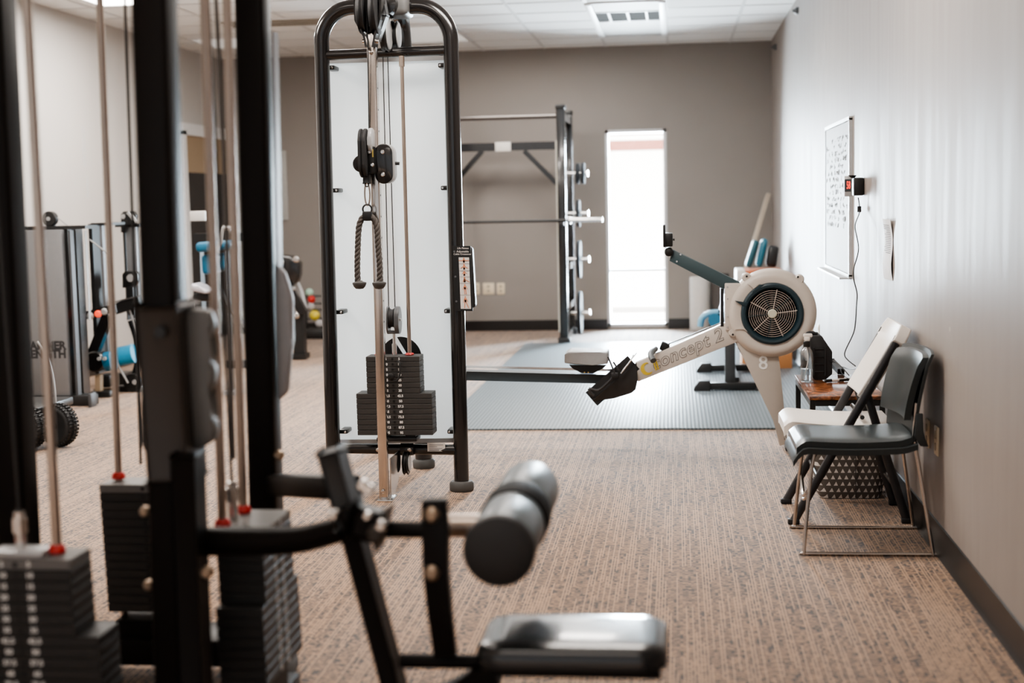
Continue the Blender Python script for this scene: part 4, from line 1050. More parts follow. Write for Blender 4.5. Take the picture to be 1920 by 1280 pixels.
MB().box((px_ + .03, (ya_ + yb_) / 2 + .02, .07), (.07, yb_ - ya_, .06)).build('spine', satin, ben)
MB().tube(smoothpath([P(1313, 612, 11.2), P(1316, 598, 11.2), P(1326, 589, 11.2), P(1345, 586, 11.2), P(1362, 590, 11.2)], 6), .026, 12).build('roller_arm', mat('pale blue pad', (.16, .36, .50), .35), ben)
MB().cyl(P(1340, 600, 11.0), P(1340, 600, 11.4), .05, n=20).build('foam_roller', bluepad, ben)
MB().bar(P(1345, 610, 11.2), V((px_, 11.2, .64)), .05, .05).bar(V((px_, ya_ + .05, .66)), V((px_, 11.3, .66)), .06, .06).build('upper_arm', satin, ben)
# stand with orange top and pads leaning by the wall
Yo2 = 13.2
c = P(1404, 508, Yo2); zt = P(1404, 507, Yo2).z
xa2, xb2 = P(1383, 510, Yo2).x, .97
bx2 = thing('storage_cabinet', 'white cabinet with an orange top behind the flywheel, far right corner', 'cabinet', ((xa2 + xb2) / 2, Yo2 + .2, 0))
MB().box(((xa2 + xb2) / 2, Yo2 + .22, (zt - .1) / 2), (xb2 - xa2, .42, zt - .1), bev=.005).build('cabinet_body', mat('cabinet grey', (.16, .14, .12), .6), bx2)
MB().box(((xa2 + xb2) / 2 + .035, Yo2 + .2, zt - .05), (xb2 - xa2 - .07, .44, .1), bev=.005).build('orange_top', mat('orange top', (.48, .13, .045), .5), bx2)
MB().box((xa2 + .03, Yo2 + .2, zt - .05), (.08, .46, .115), bev=.008).build('white_end', whitep, bx2)
for (p0, p1, w_, m_, lb) in (((1402, 507), (1418, 450), .062, mat('deep teal vinyl', (.02, .10, .13), .35), 'dark teal pad leaning at the left of the pads behind the flywheel'),
                             ((1422, 507), (1434, 447), .062, mat('teal vinyl', (.02, .15, .22), .35), 'bright teal pad leaning between two dark pads behind the flywheel'),
                             ((1445, 507), (1451, 460), .10, pad, 'black pad leaning nearest the right wall behind the flywheel')):
    y_ = Yo2 + .2; a, b = P(*p0, y_), P(*p1, y_)
    a.z = zt + .022
    o = MB().bar(a, b, w_, .16, (0, 1, 0), bev=.03, seg=3).build('exercise_pad', m_)
    o.rotation_euler = (0, 0, 0); tag(o, lb, 'pad', 'pads on the cabinet')
    Yo2 += .18 if False else 0
# wooden board leaning
a, b = P(1392, 516, 14.6), P(1440, 366, 15.3)
a = P(1365, 615, 14.2)
o = MB().bar(a, b, .045, .075, (0, 1, 0), bev=.004).build('wooden_board', wood)
tag(o, 'long pale wooden board leaning in the far right corner', 'board')
# standing foam roller
c = F(1314, 619)
o = MB().lathe((c.x, c.y, 0), (0, 0, 1), [(.07, 0), (.112, .004), (.115, .01), (.115, .565), (.108, .575), (.045, .578), (.04, .55)], 32).build('foam_roller', mat('cream foam', (.62, .60, .57), .7))
tag(o, 'pale standing foam roller right of the tall window', 'foam roller')
c = F(1352, 622)
o = MB().lathe((c.x, c.y + .1, 0), (0, 0, 1), [(.07, 0), (.09, .004), (.092, .01), (.092, .60), (.085, .61), (.04, .612)], 28).build('foam_roller', mat('dark brown foam', (.06, .052, .047), .7))
tag(o, 'dark standing foam roller half hidden by the rowing machine arm', 'foam roller')
# plywood jump box
a, b = F(1392, 694), F(1480, 694)
bz_ = P(1430, 640, a.y).z
o = MB().box(((a.x + .93) / 2, a.y + .22, bz_ / 2), (.93 - a.x, .42, bz_), bev=.006).build('plyometric_box', plywood)
tag(o, 'orange plywood jump box on the floor behind the rowing machine leg', 'box')

# ================================================================== LEFT SIDE: machines along the left wall
def slabpx(m_, x0, x1, y0, y1, Y, dep, bev=.0):
    """upright box whose front face covers about this stretch at depth Y"""
    a, b = P(x0, y0, Y), P(x1, y1, Y)
    return m_.box(((a.x + b.x) / 2, Y + dep / 2, (a.z + b.z) / 2), (abs(b.x - a.x), dep, abs(a.z - b.z)), bev=bev)
def pulley(parent, px, py, Y, r, name='pulley_hood', hubm=None):
    c = P(px, py, Y)
    w_ = MB().lathe(c, (0, -1, 0), [(r * .9, 0), (r, .006), (r, .05), (r * .9, .056)], 28).build(name, satin, parent)
    MB().lathe(c + V((0, -.056, 0)), (0, -1, 0), [(r * .26, 0), (r * .26, .01), (r * .15, .014)], 14).build('bolt', silver, w_)
    return w_
# --- tower with lettering
Y1 = 9.85
m1 = thing('pulldown_machine', 'grey shrouded strength machine with dark lettering, left wall, behind the leftmost posts', 'exercise machine', (P(100, 740, Y1).x, Y1 + .2, 0))
slabpx(MB(), 42, 131, 432, 746, Y1, .06, .008).build('shroud', mat('shroud grey', (.235, .24, .25), .42, .3, var=.05), m1)
slabpx(MB(), 131, 143, 432, 746, Y1 + .01, .06).build('shroud_edge', hdark, m1)
slabpx(MB(), 50, 136, 428, 760, Y1 + .08, .20).build('stack_housing', satin, m1)
slabpx(MB(), 134, 158, 428, 752, Y1 + .10, .12).build('upright', gloss, m1)
slabpx(MB(), 28, 172, 742, 764, Y1 - .02, .14, .01).build('base', satin, m1)
slabpx(MB(), 164, 172, 738, 770, Y1 - .10, .10, .006).build('base_foot', hdark, m1)
sh = [o for o in m1.children if o.name.startswith('shroud')][0]
c = P(123, 648, Y1 - .001)
Mx = frame(c, (1, 0, 0), (0, 0, 1))
MB().text('HAMMER', .082, Mx, align='RIGHT', offset=.004).build('lettering', mat('lettering dark', (.03, .03, .032), .5), sh, smooth=False)
c = P(124, 664, Y1 - .001)
MB().text('STRENGTH', .082, frame(c, (1, 0, 0), (0, 0, 1)), align='RIGHT', offset=.004).build('lettering', MATS['lettering dark'], sh, smooth=False)
slabpx(MB(), 30, 160, 425, 429, Y1 + .05, .22).build('top_plate', satin, m1)
pulley(m1, 97, 410, Y1 + .12, .055)
MB().bar(P(97, 424, Y1 + .12), P(97, 412, Y1 + .12), .05, .03).build('pulley_arm', satin, m1)
MB().tube([P(100, 402, Y1 + .1), P(134, 428, Y1 + .1)], .004, 6).build('cable', silver, m1)
# --- press machine
Y2 = 10.32
m2 = thing('chest_press_machine', 'black strength machine with red centre button and blue pads, left wall', 'exercise machine', (P(200, 740, Y2).x, Y2 + .2, 0))
slabpx(MB(), 165, 186, 420, 700, Y2 + .15, .25).build('stack_housing', satin, m2)
slabpx(MB(), 186, 204, 422, 690, Y2 + .12, .06).build('shroud', hgrey, m2)
slabpx(MB(), 158, 167, 432, 600, Y2 - .4, .04).build('guide_post', mat('post tan', (.22, .20, .18), .4, .4), m2)
slabpx(MB(), 170, 206, 418, 422, Y2 + .1, .3).build('top_plate', satin, m2)
MB().tube([P(168, 449, Y2), P(206, 478, Y2)], .006, 6).build('cable', silver, m2)

MB().bar(P(157, 592, Y2), P(214, 578, Y2), .09, .06).build('console_beam', satin, m2)
for px, py, mm, nm in ((170, 592, silver, 'button'), (184.5, 588, mat('lit red button', (.6, .06, .03), .35, emit=(1, .1, .04), es=.8), 'red_button'), (196, 584, silver, 'button')):
    MB().lathe(P(px, py, Y2 - .045), (0, -1, 0), [(.026, 0), (.026, .012), (.018, .02)], 20).build(nm, mm, m2)
MB().bar(P(203, 592, Y2), P(172, 672, Y2), .075, .075).build('press_arm', gloss, m2)
MB().bar(P(149, 661, Y2), P(177, 676, Y2), .05, .11, (0, 1, 0), bev=.01).build('foot_plate', satin, m2)
MB().bar(P(149, 658, Y2 - .06), P(162, 665, Y2 - .06), .012, .02).build('plate_edge', steel, m2)
MB().lathe(P(188, 675, Y2 + .05), (0, -1, 0), [(.075, 0), (.08, .01), (.08, .11), (.07, .12)], 24).build('pivot_hub', gloss, m2)
for px in (187, 197): MB().lathe(P(px, 672, Y2 - .08), (0, -1, 0), [(.014, 0), (.014, .02)], 12).build('bolt', silver, m2)
MB().bar(P(186, 702, Y2), P(186, 744, Y2), .04, .06).build('seat_post', tan, m2)
MB().cyl(P(199, 678, Y2 + .0), P(212, 676, Y2 + .0), .075, n=20).build('blue_pad', bluepad, m2)
slabpx(MB(), 178, 206, 704, 726, Y2 + .1, .2, .01).build('seat_base', satin, m2)
slabpx(MB(), 170, 206, 734, 748, Y2 - .05, .10, .008).build('base', satin, m2)
slabpx(MB(), 176, 206, 729, 735, Y2 + .2, .08).build('base_rail', tan, m2)
# --- cable machine right of it
Y3 = 10.9
m3 = None
m3 = thing('cable_row_machine', 'black pulley machine with grey shroud and blue roller, just left of the thick near post', 'exercise machine', (P(245, 740, Y3).x, Y3 + .1, 0))
slabpx(MB(), 235, 262, 425, 590, Y3, .08, .006).build('shroud', hgrey, m3)
slabpx(MB(), 231, 238, 424, 600, Y3 + .02, .2).build('upright', satin, m3)
slabpx(MB(), 215, 262, 420, 425, Y3, .2).build('top_plate', satin, m3)
f = MB(); c = P(239, 410, Y3 - .05)
f.prism([P(226, 436, Y3 - .05), P(226, 402, Y3 - .05), P(231, 396, Y3 - .05), P(250, 396, Y3 - .05), P(255, 404, Y3 - .05), P(252, 420, Y3 - .05), P(236, 422, Y3 - .05), P(234, 436, Y3 - .05)], (0, .06, 0), bev=.006)
t3 = f.build('top_pulley', satin, m3)
MB().bar(P(218, 579, Y3 - .25), P(264, 563, Y3 - .25), .09, .085).build('cross_beam', satin, m3)
MB().bar(P(214, 566, Y3 - .3), P(264, 554, Y3 - .3), .02, .012).build('beam_trim', steel, m3)
slabpx(MB(), 212, 262, 724, 737, Y3 - .3, .10, .008).build('base_beam', satin, m3)
MB().lathe(P(231, 406, Y3 - .06), (0, -1, 0), [(.018, 0), (.018, .01)], 12).build('bolt', silver, t3)
MB().bar(P(240, 398, Y3 - .08), P(256, 416, Y3 - .08), .03, .02).build('cable_guard', silver, t3)
f = MB(); f.prism([P(229, 540, Y3 - .2), P(229, 514, Y3 - .2), P(234, 508, Y3 - .2), P(253, 508, Y3 - .2), P(258, 514, Y3 - .2), P(258, 528, Y3 - .2), P(252, 536, Y3 - .2)], (0, .06, 0), bev=.006)
t3 = f.build('lower_pulley', satin, m3)
MB().lathe(P(245, 521, Y3 - .21), (0, -1, 0), [(.03, 0), (.03, .01)], 14).build('bolt', silver, t3)
MB().bar(P(246, 538, Y3 - .17), P(250, 590, Y3 - .17), .05, .06).build('pulley_arm', satin, m3)
MB().tube(smoothpath([P(247, 600, Y3 - .2), P(259, 640, Y3 - .2), P(260, 680, Y3 - .2), P(246, 726, Y3 - .2)], 8), .035, 10).build('curved_frame', gloss, m3)
MB().tube([P(236, 560, Y3 - .25), P(258, 625, Y3 - .25), P(262, 700, Y3 - .25)], .008, 6).build('cable', silver, m3)
MB().tube([P(214, 672, Y3 - .35), P(240, 718, Y3 - .35)], .009, 6).build('lower_cable', silver, m3)
MB().cyl(P(224, 668, Y3 - .3), P(252, 662, Y3 - .3), .075, n=22).build('blue_roller', mat('bright blue pad', (.03, .32, .55), .35), m3)
MB().cyl(P(226, 668, Y3 - .31), P(231, 667, Y3 - .31), .062, n=22).build('roller_cap', satin, m3)
MB().lathe(P(252, 716, Y3 - .28), (0, -1, 0), [(.07, 0), (.07, .05)], 20).build('floor_pulley', satin, m3)
MB().lathe(P(253, 716, Y3 - .34), (0, -1, 0), [(.02, 0), (.02, .01)], 12).build('bolt', silver, m3)
slabpx(MB(), 238, 268, 724, 737, Y3 - .3, .2, .01).build('foot_plate', silver, m3)
slabpx(MB(), 214, 236, 700, 724, Y3 + .1, .2).build('base', satin, m3)
# --- leg machine seen between the posts
Y4 = 10.5
m4 = thing('leg_extension_machine', 'black machine with blue upholstery seen between the guide rods of the near gym', 'exercise machine', (P(420, 690, Y4).x, Y4, 0))
slabpx(MB(), 362, 458, 438, 452, Y4 + .4, .1).build('top_beam', satin, m4)
slabpx(MB(), 355, 384, 396, 414, Y4 + .3, .06, .006).build('sign_panel', label_w, m4)
slabpx(MB(), 372, 384, 450, 700, Y4 + .4, .1).build('upright', satin, m4)
f = MB(); a = P(402, 463, Y4); f.prism([P(364, 455, Y4), P(430, 450, Y4), P(431, 467, Y4), P(366, 474, Y4)], (0, .22, 0), bev=.03, seg=3)
f.build('headrest', bluepad, m4)
MB().prism([P(375, 478, Y4 + .1), P(420, 474, Y4 + .1), P(420, 505, Y4 + .1), P(400, 512, Y4 + .1), P(378, 516, Y4 + .1)], (0, .2, 0), bev=.03, seg=3).build('back_pad', bluepad, m4)
slabpx(MB(), 421, 434, 470, 735, Y4 - .1, .10).build('front_post', gloss, m4)
MB().tube(smoothpath([P(404, 470, Y4 - .2), P(412, 455, Y4 - .2), P(418, 430, Y4 - .2), P(424, 428, Y4 - .2), P(434, 429, Y4 - .2)], 6), .018, 8).build('grip_bar', silver, m4)
MB().prism([P(357, 530, Y4 - .1), P(372, 536, Y4 - .1), P(392, 545, Y4 - .1), P(386, 552, Y4 - .1), P(357, 545, Y4 - .1)], (0, .2, 0), bev=.02).build('seat_edge', mat('pale vinyl', (.55, .55, .6), .3), m4)
MB().tube([P(398, 520, Y4 - .15), P(434, 582, Y4 - .15), P(466, 615, Y4 - .15)], .022, 8).build('link_arm', gloss, m4)
slabpx(MB(), 360, 400, 550, 565, Y4, .2, .02).build('seat', satin, m4)
slabpx(MB(), 424, 470, 676, 690, Y4 - .05, .12).build('base_bar', satin, m4)
slabpx(MB(), 418, 440, 734, 742, Y4 - .15, .2).build('base_foot', silver, m4)
# --- plate-loaded machine right of the near posts
Y5 = 12.75
m5 = thing('plate_loaded_machine', 'black machine with rounded dark weight holder just left of the cable tower', 'exercise machine', (P(550, 660, Y5).x, Y5, 0))
MB().prism([P(515, 476, Y5), P(545, 480, Y5), P(560, 492, Y5), P(560, 515, Y5), P(554, 533, Y5), P(522, 535, Y5)], (0, .16, 0), bev=.02, seg=3).build('weight_carriage', gloss, m5)
MB().bar(P(538, 530, Y5), P(570, 588, Y5), .07, .08).build('lever_arm', gloss, m5)
MB().tube(smoothpath([P(552, 520, Y5 + .1), P(564, 545, Y5 + .1), P(573, 580, Y5 + .1)], 6), .02, 8).build('arm_grip', silver, m5)
slabpx(MB(), 548, 571, 585, 668, Y5, .10).build('front_leg', satin, m5)
slabpx(MB(), 545, 548, 610, 655, Y5 + .02, .08).build('leg_trim', silver, m5)
slabpx(MB(), 520, 573, 664, 672, Y5 - .02, .16).build('base_bar', satin, m5)
for px, py, r_ in ((556, 486, .03), (529, 491, .022), (551, 541, .022), (557, 591, .03)):
    MB().lathe(P(px, py, Y5 - .01), (0, -1, 0), [(r_, 0), (r_, .02), (r_ * .6, .03)], 16).build('end_knob', steel, m5)
MB().lathe(P(525, 519, Y5 - .01), (0, -1, 0), [(.02, 0), (.02, .02)], 14).build('red_knob', red, m5)
# --- balls on low rack at the far wall
Y6 = 14.9
brk = thing('ball_rack', 'low black rack holding small coloured balls at the far wall, left of the cable tower', 'rack', (P(590, 612, Y6).x, Y6, 0))
a, b = P(572, 600, Y6), P(622, 612, Y6)
MB().box(((a.x + b.x) / 2, Y6, .05), (b.x - a.x, .3, .10), bev=.01).build('base', satin, brk)
for px in (574, 621): slabpx(MB(), px - 2, px + 2, 545, 605, Y6 + .12, .03).build('post', satin, brk)
for py in (556, 570, 582, 599): MB().box(((a.x + b.x) / 2, Y6 + .12, P(598, py, Y6).z), (b.x - a.x, .05, .012)).build('shelf', satin, brk)
for px, py, r_, mm, lb in ((580, 548, .042, green, 'pale green ball, topmost on the low rack'), (584, 561, .042, red, 'red ball second from the top of the low rack'), (583, 574, .042, bgrey, 'grey ball on the middle of the low rack'), (590, 591, .055, yellow, 'yellow ball on the low rack'), (599, 606, .045, bgrey, 'grey ball lowest on the low rack, right side')):
    o = MB().ball(P(px, py, Y6 - .02), r_).build('exercise_ball', mm)
    tag(o, lb, 'ball', 'coloured balls on the low rack')
# --- pale panel on the far wall
a, b = P(519, 283, YB), P(541, 412, YB)
o = MB().box(((a.x + b.x) / 2, YB - .012, (a.z + b.z) / 2), (b.x - a.x, .022, a.z - b.z), bev=.004).build('wall_panel', mat('panel pale', (.42, .42, .40), .5))
tag(o, 'pale upright panel on the far wall left of the cable tower', 'panel')
# --- white-trimmed doorway in the left wall (opening, tan wall strip, dark glass, white door)
yA, yB_ = W(340, 240, XL).y, W(452, 262, XL).y
zt = W(347, 246, XL).z
d1 = MB()
d1.box((XL + .02, (yA + yB_) / 2, zt + .02), (.05, yB_ - yA + .16, .12)).box((XL + .02, yB_ + .03, zt / 2), (.05, .1, zt)).box((XL + .02, yA - .03, zt / 2), (.05, .1, zt))
d1 = d1.build('door_1', trimw, kind='structure')
MB().box((XL + .01, (yA + yB_) / 2, zt - .22), (.02, yB_ - yA, .40)).build('transom_panel', tan, d1)
y9 = W(424, 300, XL).y
MB().box((XL + .012, (yA + y9) / 2, (zt - .42) / 2), (.02, y9 - yA, zt - .42)).build('dark_glazing', darkgl, d1)
MB().box((XL + .02, (y9 + yB_) / 2, zt - .45), (.03, yB_ - y9, .9), bev=.004).build('white_panel', doorw, d1)
MB().box((XL + .014, (y9 + yB_) / 2, (zt - .9) / 2), (.02, yB_ - y9, zt - .9)).build('lower_panel', darkgl, d1)
# pale strips of tape on left wall
for (x0, y0_, x1_, y1_) in ((151, 236, 162, 312), (160, 330, 168, 372)):
    a, b = W(x0, y0_, XL), W(x1_, y1_, XL)
    o = MB().box((XL + .002, (a.y + b.y) / 2, (a.z + b.z) / 2), (.0042, abs(b.y - a.y) * .8, abs(a.z - b.z))).build('tape_strip', mat('tape pale', (.55, .54, .53), .6) if 'tape pale' not in MATS else MATS['tape pale'])
    tag(o, ('upper' if y0_ < 300 else 'lower') + ' pale strip stuck on the left wall above the grey machine', 'tape')
# --- cart with knobbly tyres
Yc_ = 8.1
ct = thing('utility_cart', 'black cart with knobbly rubber tyres on the carpet at the far left', 'cart', (P(112, 848, Yc_).x, Yc_, 0))
ax_ = V((-.35, -.94, 0)).normalized()
rT = .128
for c in (P(111, 805, Yc_), P(52, 812, Yc_ - .10)):
    c.z = rT + .006
    prof = []
    tw = .045
    for i in range(15):
        a = -PI / 2 + PI * i / 14
        prof.append((rT - .040 + .036 * math.cos(a) ** .7 if math.cos(a) > 0 else rT - .040, tw * math.sin(a)))
    prof = [(.072, -tw * .8)] + prof + [(.072, tw * .8)]
    wh = MB().lathe(c, ax_, prof, 48).build('tyre', tyre, ct)
    f = MB(); x, y, a_ = basis(ax_)
    for i in range(34):
        an = 2 * PI * i / 34; d = x * math.cos(an) + y * math.sin(an)
        for s_, rr, lw in ((-.6, rT - .013, .024), (.6, rT - .013, .024), (0, rT - .004, .02)):
            d2 = d if s_ else (x * math.cos(an + .09) + y * math.sin(an + .09))
            f.box(c + d2 * rr + ax_ * tw * s_, (.011, lw, .016), Matrix((a_.cross(d2), a_, d2)).transposed(), bev=.002, seg=1)
    f.build('tread', tyre, wh)
    MB().lathe(c, ax_, [(.02, -.02), (.072, -.03), (.076, -.02), (.076, .024), (.070, .030), (.05, .012), (.022, .016), (.018, .045), (.01, .048)], 32).build('rim', satin, wh)
    f = MB()
    for i in range(5):
        an = 2 * PI * i / 5; f.lathe(c + (x * math.cos(an) + y * math.sin(an)) * .042 + ax_ * .012, ax_, [(.006, 0), (.006, .012)], 8)
    f.build('wheel_nut', silver, wh)
a, b = P(111, 805, Yc_), P(52, 812, Yc_ - .10); a.z = b.z = rT
MB().cyl(a, b, .012).build('axle', silver, ct)
MB().tube(smoothpath([P(92, 800, Yc_ + .05), P(103, 770, Yc_ + .1), P(101, 720, Yc_ + .1), P(88, 668, Yc_ + .1), P(70, 640, Yc_ + .1)], 8), .007, 8).build('handle_hoop', silver, ct)
MB().box((b.x - .1, Yc_ + .15, rT + .10), (.35, .5, .05), bev=.01).build('cart_bed', satin, ct)

# ================================================================== FOREGROUND MULTI-STATION GYM
gym = thing('multi_station_gym', 'blurred black multi-station weight machine in the left foreground with steel guide rods', 'exercise machine', (P(300, 1280, 3.2).x, 3.3, 0))
def down(a, b, z):   # run the line a->b on to height z
    t = (z - a.z) / (b.z - a.z); return a + (b - a) * t
def gpost(x0, x1, Y, w_=.083, d=.10, name='post'):
    """front-face centre at the frame's top and bottom; runs from the floor to above the frame"""
    a, b = P(x0, 0, Y), P(x1, 1280, Y)
    return MB().bar(down(a, b, .02) + V((0, d / 2, 0)), down(a, b, 2.25) + V((0, d / 2, 0)), w_, d, (0, 1, 0), bev=.014, seg=3).build(name, fore, gym)
pA = gpost(-30, 32, 3.5); pBm = gpost(275, 318, 3.2); pC = gpost(464, 500, 4.0)
tops = [P(-30, 0, 3.5), P(275, 0, 3.2), P(468, 0, 4.0)]
for i, (a, b) in enumerate(((tops[0], tops[1]), (tops[1], tops[2]))):
    a = a.copy(); b = b.copy(); a.z = b.z = 2.22
    MB().bar(a, b, .08, .08).build('top_beam', fore, gym)
for Y, px in ((3.5, 60), (3.2, 345), (4.0, 500)):
    c = down(P(px - 40, 0, Y), P(px, 1280, Y), 0); c.z = 0
    MB().box(c + V((0, .05, .025)), (.12, .20, .05), bev=.012).build('base_foot', footr, gym)
# stack 1 (nearest, far left)
Ya1 = 3.16
t1 = P(27, 1048, 3.1); zS = t1.z; zSb = zS - 15 * .0262
weight_stack(gym, t1.x, t1.x + .012, zS, zSb, Ya1, .12, .134, .189, 7, True, nsize=.019, pm=foreiron)
def rod(pt, pb, Yr_, r_=.0115, bump=True, z_=None):
    a, b = P(*pt, Yr_), P(*pb, Yr_)
    g_ = MB().cyl(down(a, b, 2.2), down(a, b, .10), r_, n=16).build('guide_rod', rodm, gym)
    if bump: MB().lathe(V((b.x, b.y, zS)), (0, 0, 1), [(.017, 0), (.021, .004), (.019, .016), (.0125, .022)], 20).build('bumper', red, g_)
    return g_
rod((50, 0), (107, 1030), Ya1)
rod((-80, 0), (-21, 1030), Ya1)
def selector(px, py, Y_, lean=-.02):
    b = P(px, py, Y_); b.z = zS
    MB().cyl(b, b + V((0, 0, .10)), .013, n=14).cyl(b + V((0, 0, .05)), b + V((0, 0, .085)), .019, n=6).build('selector_rod', steel, gym)
    MB().tube([b + V((0, 0, .10)), b + V((lean, 0, 1.6))], .0045, 6).build('cable', cable, gym)
selector(40, 1030, Ya1)
MB().box((t1.x, Ya1 - .02, zS + .008), (.13, .07, .016), bev=.003).build('top_plate_bracket', silver, gym)
# stack 2 (behind, between the left and main posts)
Ya2 = 4.06
t2 = P(267, 918, 4.0)
nonum = nums
weight_stack(gym, t2.x, t2.x + .01, zS - .005, zSb, Ya2, .12, .134, .15, 15, True, nsize=0, pm=foreiron)
rod((187, 0), (223, 905), Ya2, .0105)
rod((187 + 102, 0), (223 + 102, 905), Ya2, .0105)
MB().tube([P(232, -60, Ya2), P(264, 870, Ya2)], .0045, 6).build('cable', cable, gym)
for (px, py) in ((274, 957), (281, 1095)): MB().lathe(P(px, py, 3.30), (0, -1, 0), [(.013, 0), (.013, .012), (.008, .018)], 14).build('bolt', dullbolt, gym)
# stack 3 (turned to face right)
c3 = V((-1.092, 3.515, 0))
weight_stack(gym, c3.x, c3.x + .01, zS, zSb, c3.y, .12, .134, .168, 7, True, rot=PI / 2, nsize=.021, pm=foreiron)
rod((383, 0), (417, 978), 3.44, .0115)
rod((425, 0), (456, 950), 3.60, .0115)
selector(437, 962, 3.52, -.012)
MB().tube([P(403, -40, 3.7), P(420, 300, 3.7), P(438, 860, 3.7)], .006, 6).build('cable', mat('coated cable', (.12, .11, .10), .5), gym)
# lower shelves / base beams under the stacks
MB().box((t1.x + .02, 3.3, .10), (.5, .25, .08), bev=.01).box((t1.x + .02, 3.3, .16), (.2, .14, .06)).build('stack_base', fore, gym)
MB().box((t2.x, 4.06, .10), (.5, .2, .08), bev=.01).box((t2.x, 4.06, .16), (.2, .14, .06)).build('stack_base', fore, gym)
MB().box((c3.x, 3.5, .10), (.11, .42, .08), bev=.01).box((c3.x, 3.5, .16), (.10, .2, .06)).build('stack_base', fore, gym)
# sleeve and pulley bracket on main post
brown_refl = mat('dark paint with brown reflection', (.040, .031, .025), .45, .1)  # lighter brown stands for reflections on the dark sleeve, put into base colour
a, b = P(300, 575, 3.2), P(318, 900, 3.2)
sl = MB().bar(a + V((-.002, .045, 0)), b + V((.004, .045, 0)), .098, .118, (0, 1, 0), bev=.012).build('adjust_sleeve', brown_refl, gym)
MB().lathe(P(302, 622, 3.18), (0, -1, 0), [(.014, 0), (.014, .01)], 14).build('bolt', satin, sl)
f = MB().prism([P(345, 578, 3.24), P(390, 582, 3.24), P(398, 612, 3.24), P(386, 640, 3.24), P(388, 668, 3.24), P(398, 690, 3.24), P(398, 720, 3.24), P(384, 742, 3.24), P(388, 765, 3.24), P(402, 800, 3.24), P(398, 828, 3.24), P(368, 845, 3.24), P(350, 835, 3.24)], (0, .05, 0), bev=.01, seg=2)
f.build('pulley_bracket', mat('bracket grey', (.13, .125, .118), .5, .1), sl)
MB().prism([P(262, 748, 3.24), P(272, 742, 3.24), P(278, 760, 3.24), P(282, 850, 3.24), P(276, 860, 3.24), P(262, 830, 3.24)], (0, .06, 0), bev=.006).build('side_tab', MATS['bracket grey'], sl)
a, b = P(352, 852, 3.17), P(368, 1300, 3.17)
MB().bar(a, b, .058, .06, (0, 1, 0), bev=.008).build('lower_sleeve', fore, gym)
for (px, py) in ((390, 1071), (524, 852), (526, 965)): MB().lathe(P(px, py, 3.12 if px < 450 else 3.98), (0, -1, 0), [(.015, 0), (.015, .01), (.009, .018)], 14).build('bolt', dullbolt, gym)
# grey shield on the third post
MB().prism([P(512, 490, 4.06), P(532, 510, 4.06), P(547, 560, 4.06), P(546, 640, 4.06), P(538, 735, 4.06), P(512, 760, 4.06)], (0, .04, 0), bev=.012, seg=3).build('side_shield', mat('shield grey', (.34, .34, .35), .45, .1), gym)
MB().bar(P(516, 60, 4.07), P(524, 500, 4.07), .006, .05, (0, 1, 0)).build('guard_edge', mat('guard pale', (.30, .30, .31), .3), gym)
# lat station: arms, inclined column, roller pads and seat
MB().tube(smoothpath([P(360, 1015, 3.24), P(450, 1014, 3.2), P(550, 1012, 3.14), P(610, 1000, 3.1), P(668, 984, 3.06)], 6), [.036 - .008 * min(1, i / 24.) for i in range(25)], 14).build('lower_arm', fore, gym)
MB().bar(P(516, 908, 4.0), P(660, 914, 3.5), .06, .062, bev=.01).build('upper_arm', fore, gym)
ca, cb_ = P(623, 848, 3.05), P(738, 1280, 3.05)
cz = down(ca, cb_, .03)
MB().bar(ca, cz, .042, .058, (0, 1, 0), bev=.008).build('inclined_column', fore, gym)
cm = ca + (cb_ - ca) * .31
MB().bar(ca + (ca - cb_) * .01, cm, .047, .064, (0, 1, 0), bev=.010).build('column_cap', mat('cap dark grey', (.032, .031, .030), .5), gym)
j = MB(); j.bar(P(640, 975, 3.0), P(664, 962, 3.0), .05, .05, bev=.01); j.bar(P(660, 972, 3.0), P(722, 990, 3.0), .075, .07, bev=.015)
j.build('joint_bracket', fore, gym)
for (px, py, mm, r_) in ((627, 963, steel, .012), (682, 908, steel, .013), (694, 917, steel, .013), (716, 984, steel, .013), (706, 1000, brown_refl, .02), (690, 965, steel, .010)):
    MB().lathe(P(px, py, 2.95), (0, -1, 0), [(r_, 0), (r_, .012), (r_ * .6, .02)], 16).build('bolt', mm, gym)
MB().cyl(P(700, 992, 3.04), P(800, 993, 3.04), .019, n=18).build('cross_tube', fore, gym)
Yv = 2.98
prL = [(789, 938), (836, 936), (840, 1000), (840, 1080), (846, 1150), (855, 1232), (812, 1236), (802, 1160), (793, 1080), (790, 1000)]
MB().prism([P(x, y, Yv) for x, y in prL], (0, .03, 0), bev=.005).build('upright_plate', fore, gym)
for py in (964, 1073): MB().lathe(P(810, py, Yv), (0, -1, 0), [(.017, 0), (.017, .008), (.01, .014)], 16).build('bolt', dullbolt, gym)
MB().tube([P(838, 985, 3.2), P(918, 985, 3.2)], .028, 16).build('roller_collar', rodm, gym)
rcX, rcZ = -.379, .676
MB().cyl((rcX, 2.93, rcZ), (rcX, 3.60, rcZ), .02, n=16).build('roller_axle', steel, gym)
sheenroll = mat('sheen-tinted roller vinyl', (.075, .095, .108), .38, coat=0., bump=.05, scale=60)  # bluish sheen from window and carpet is put into the base colour
for y0, y1 in ((2.925, 3.19), (3.30, 3.585)):
    MB().lathe((rcX, y0, rcZ), (0, 1, 0), [(.06, 0), (.072, .004), (.075, .014), (.075, y1 - y0 - .014), (.072, y1 - y0 - .004), (.06, y1 - y0)], 44).build('roller_pad', sheenroll, gym)
MB().lathe((rcX, 2.93, rcZ), (0, -1, 0), [(.077, -.012), (.078, 0), (.074, .010), (.058, .018), (.03, .022), (.01, .023)], 44).build('end_cap', mat('cap rubber grey', (.03, .029, .029), .6), gym)
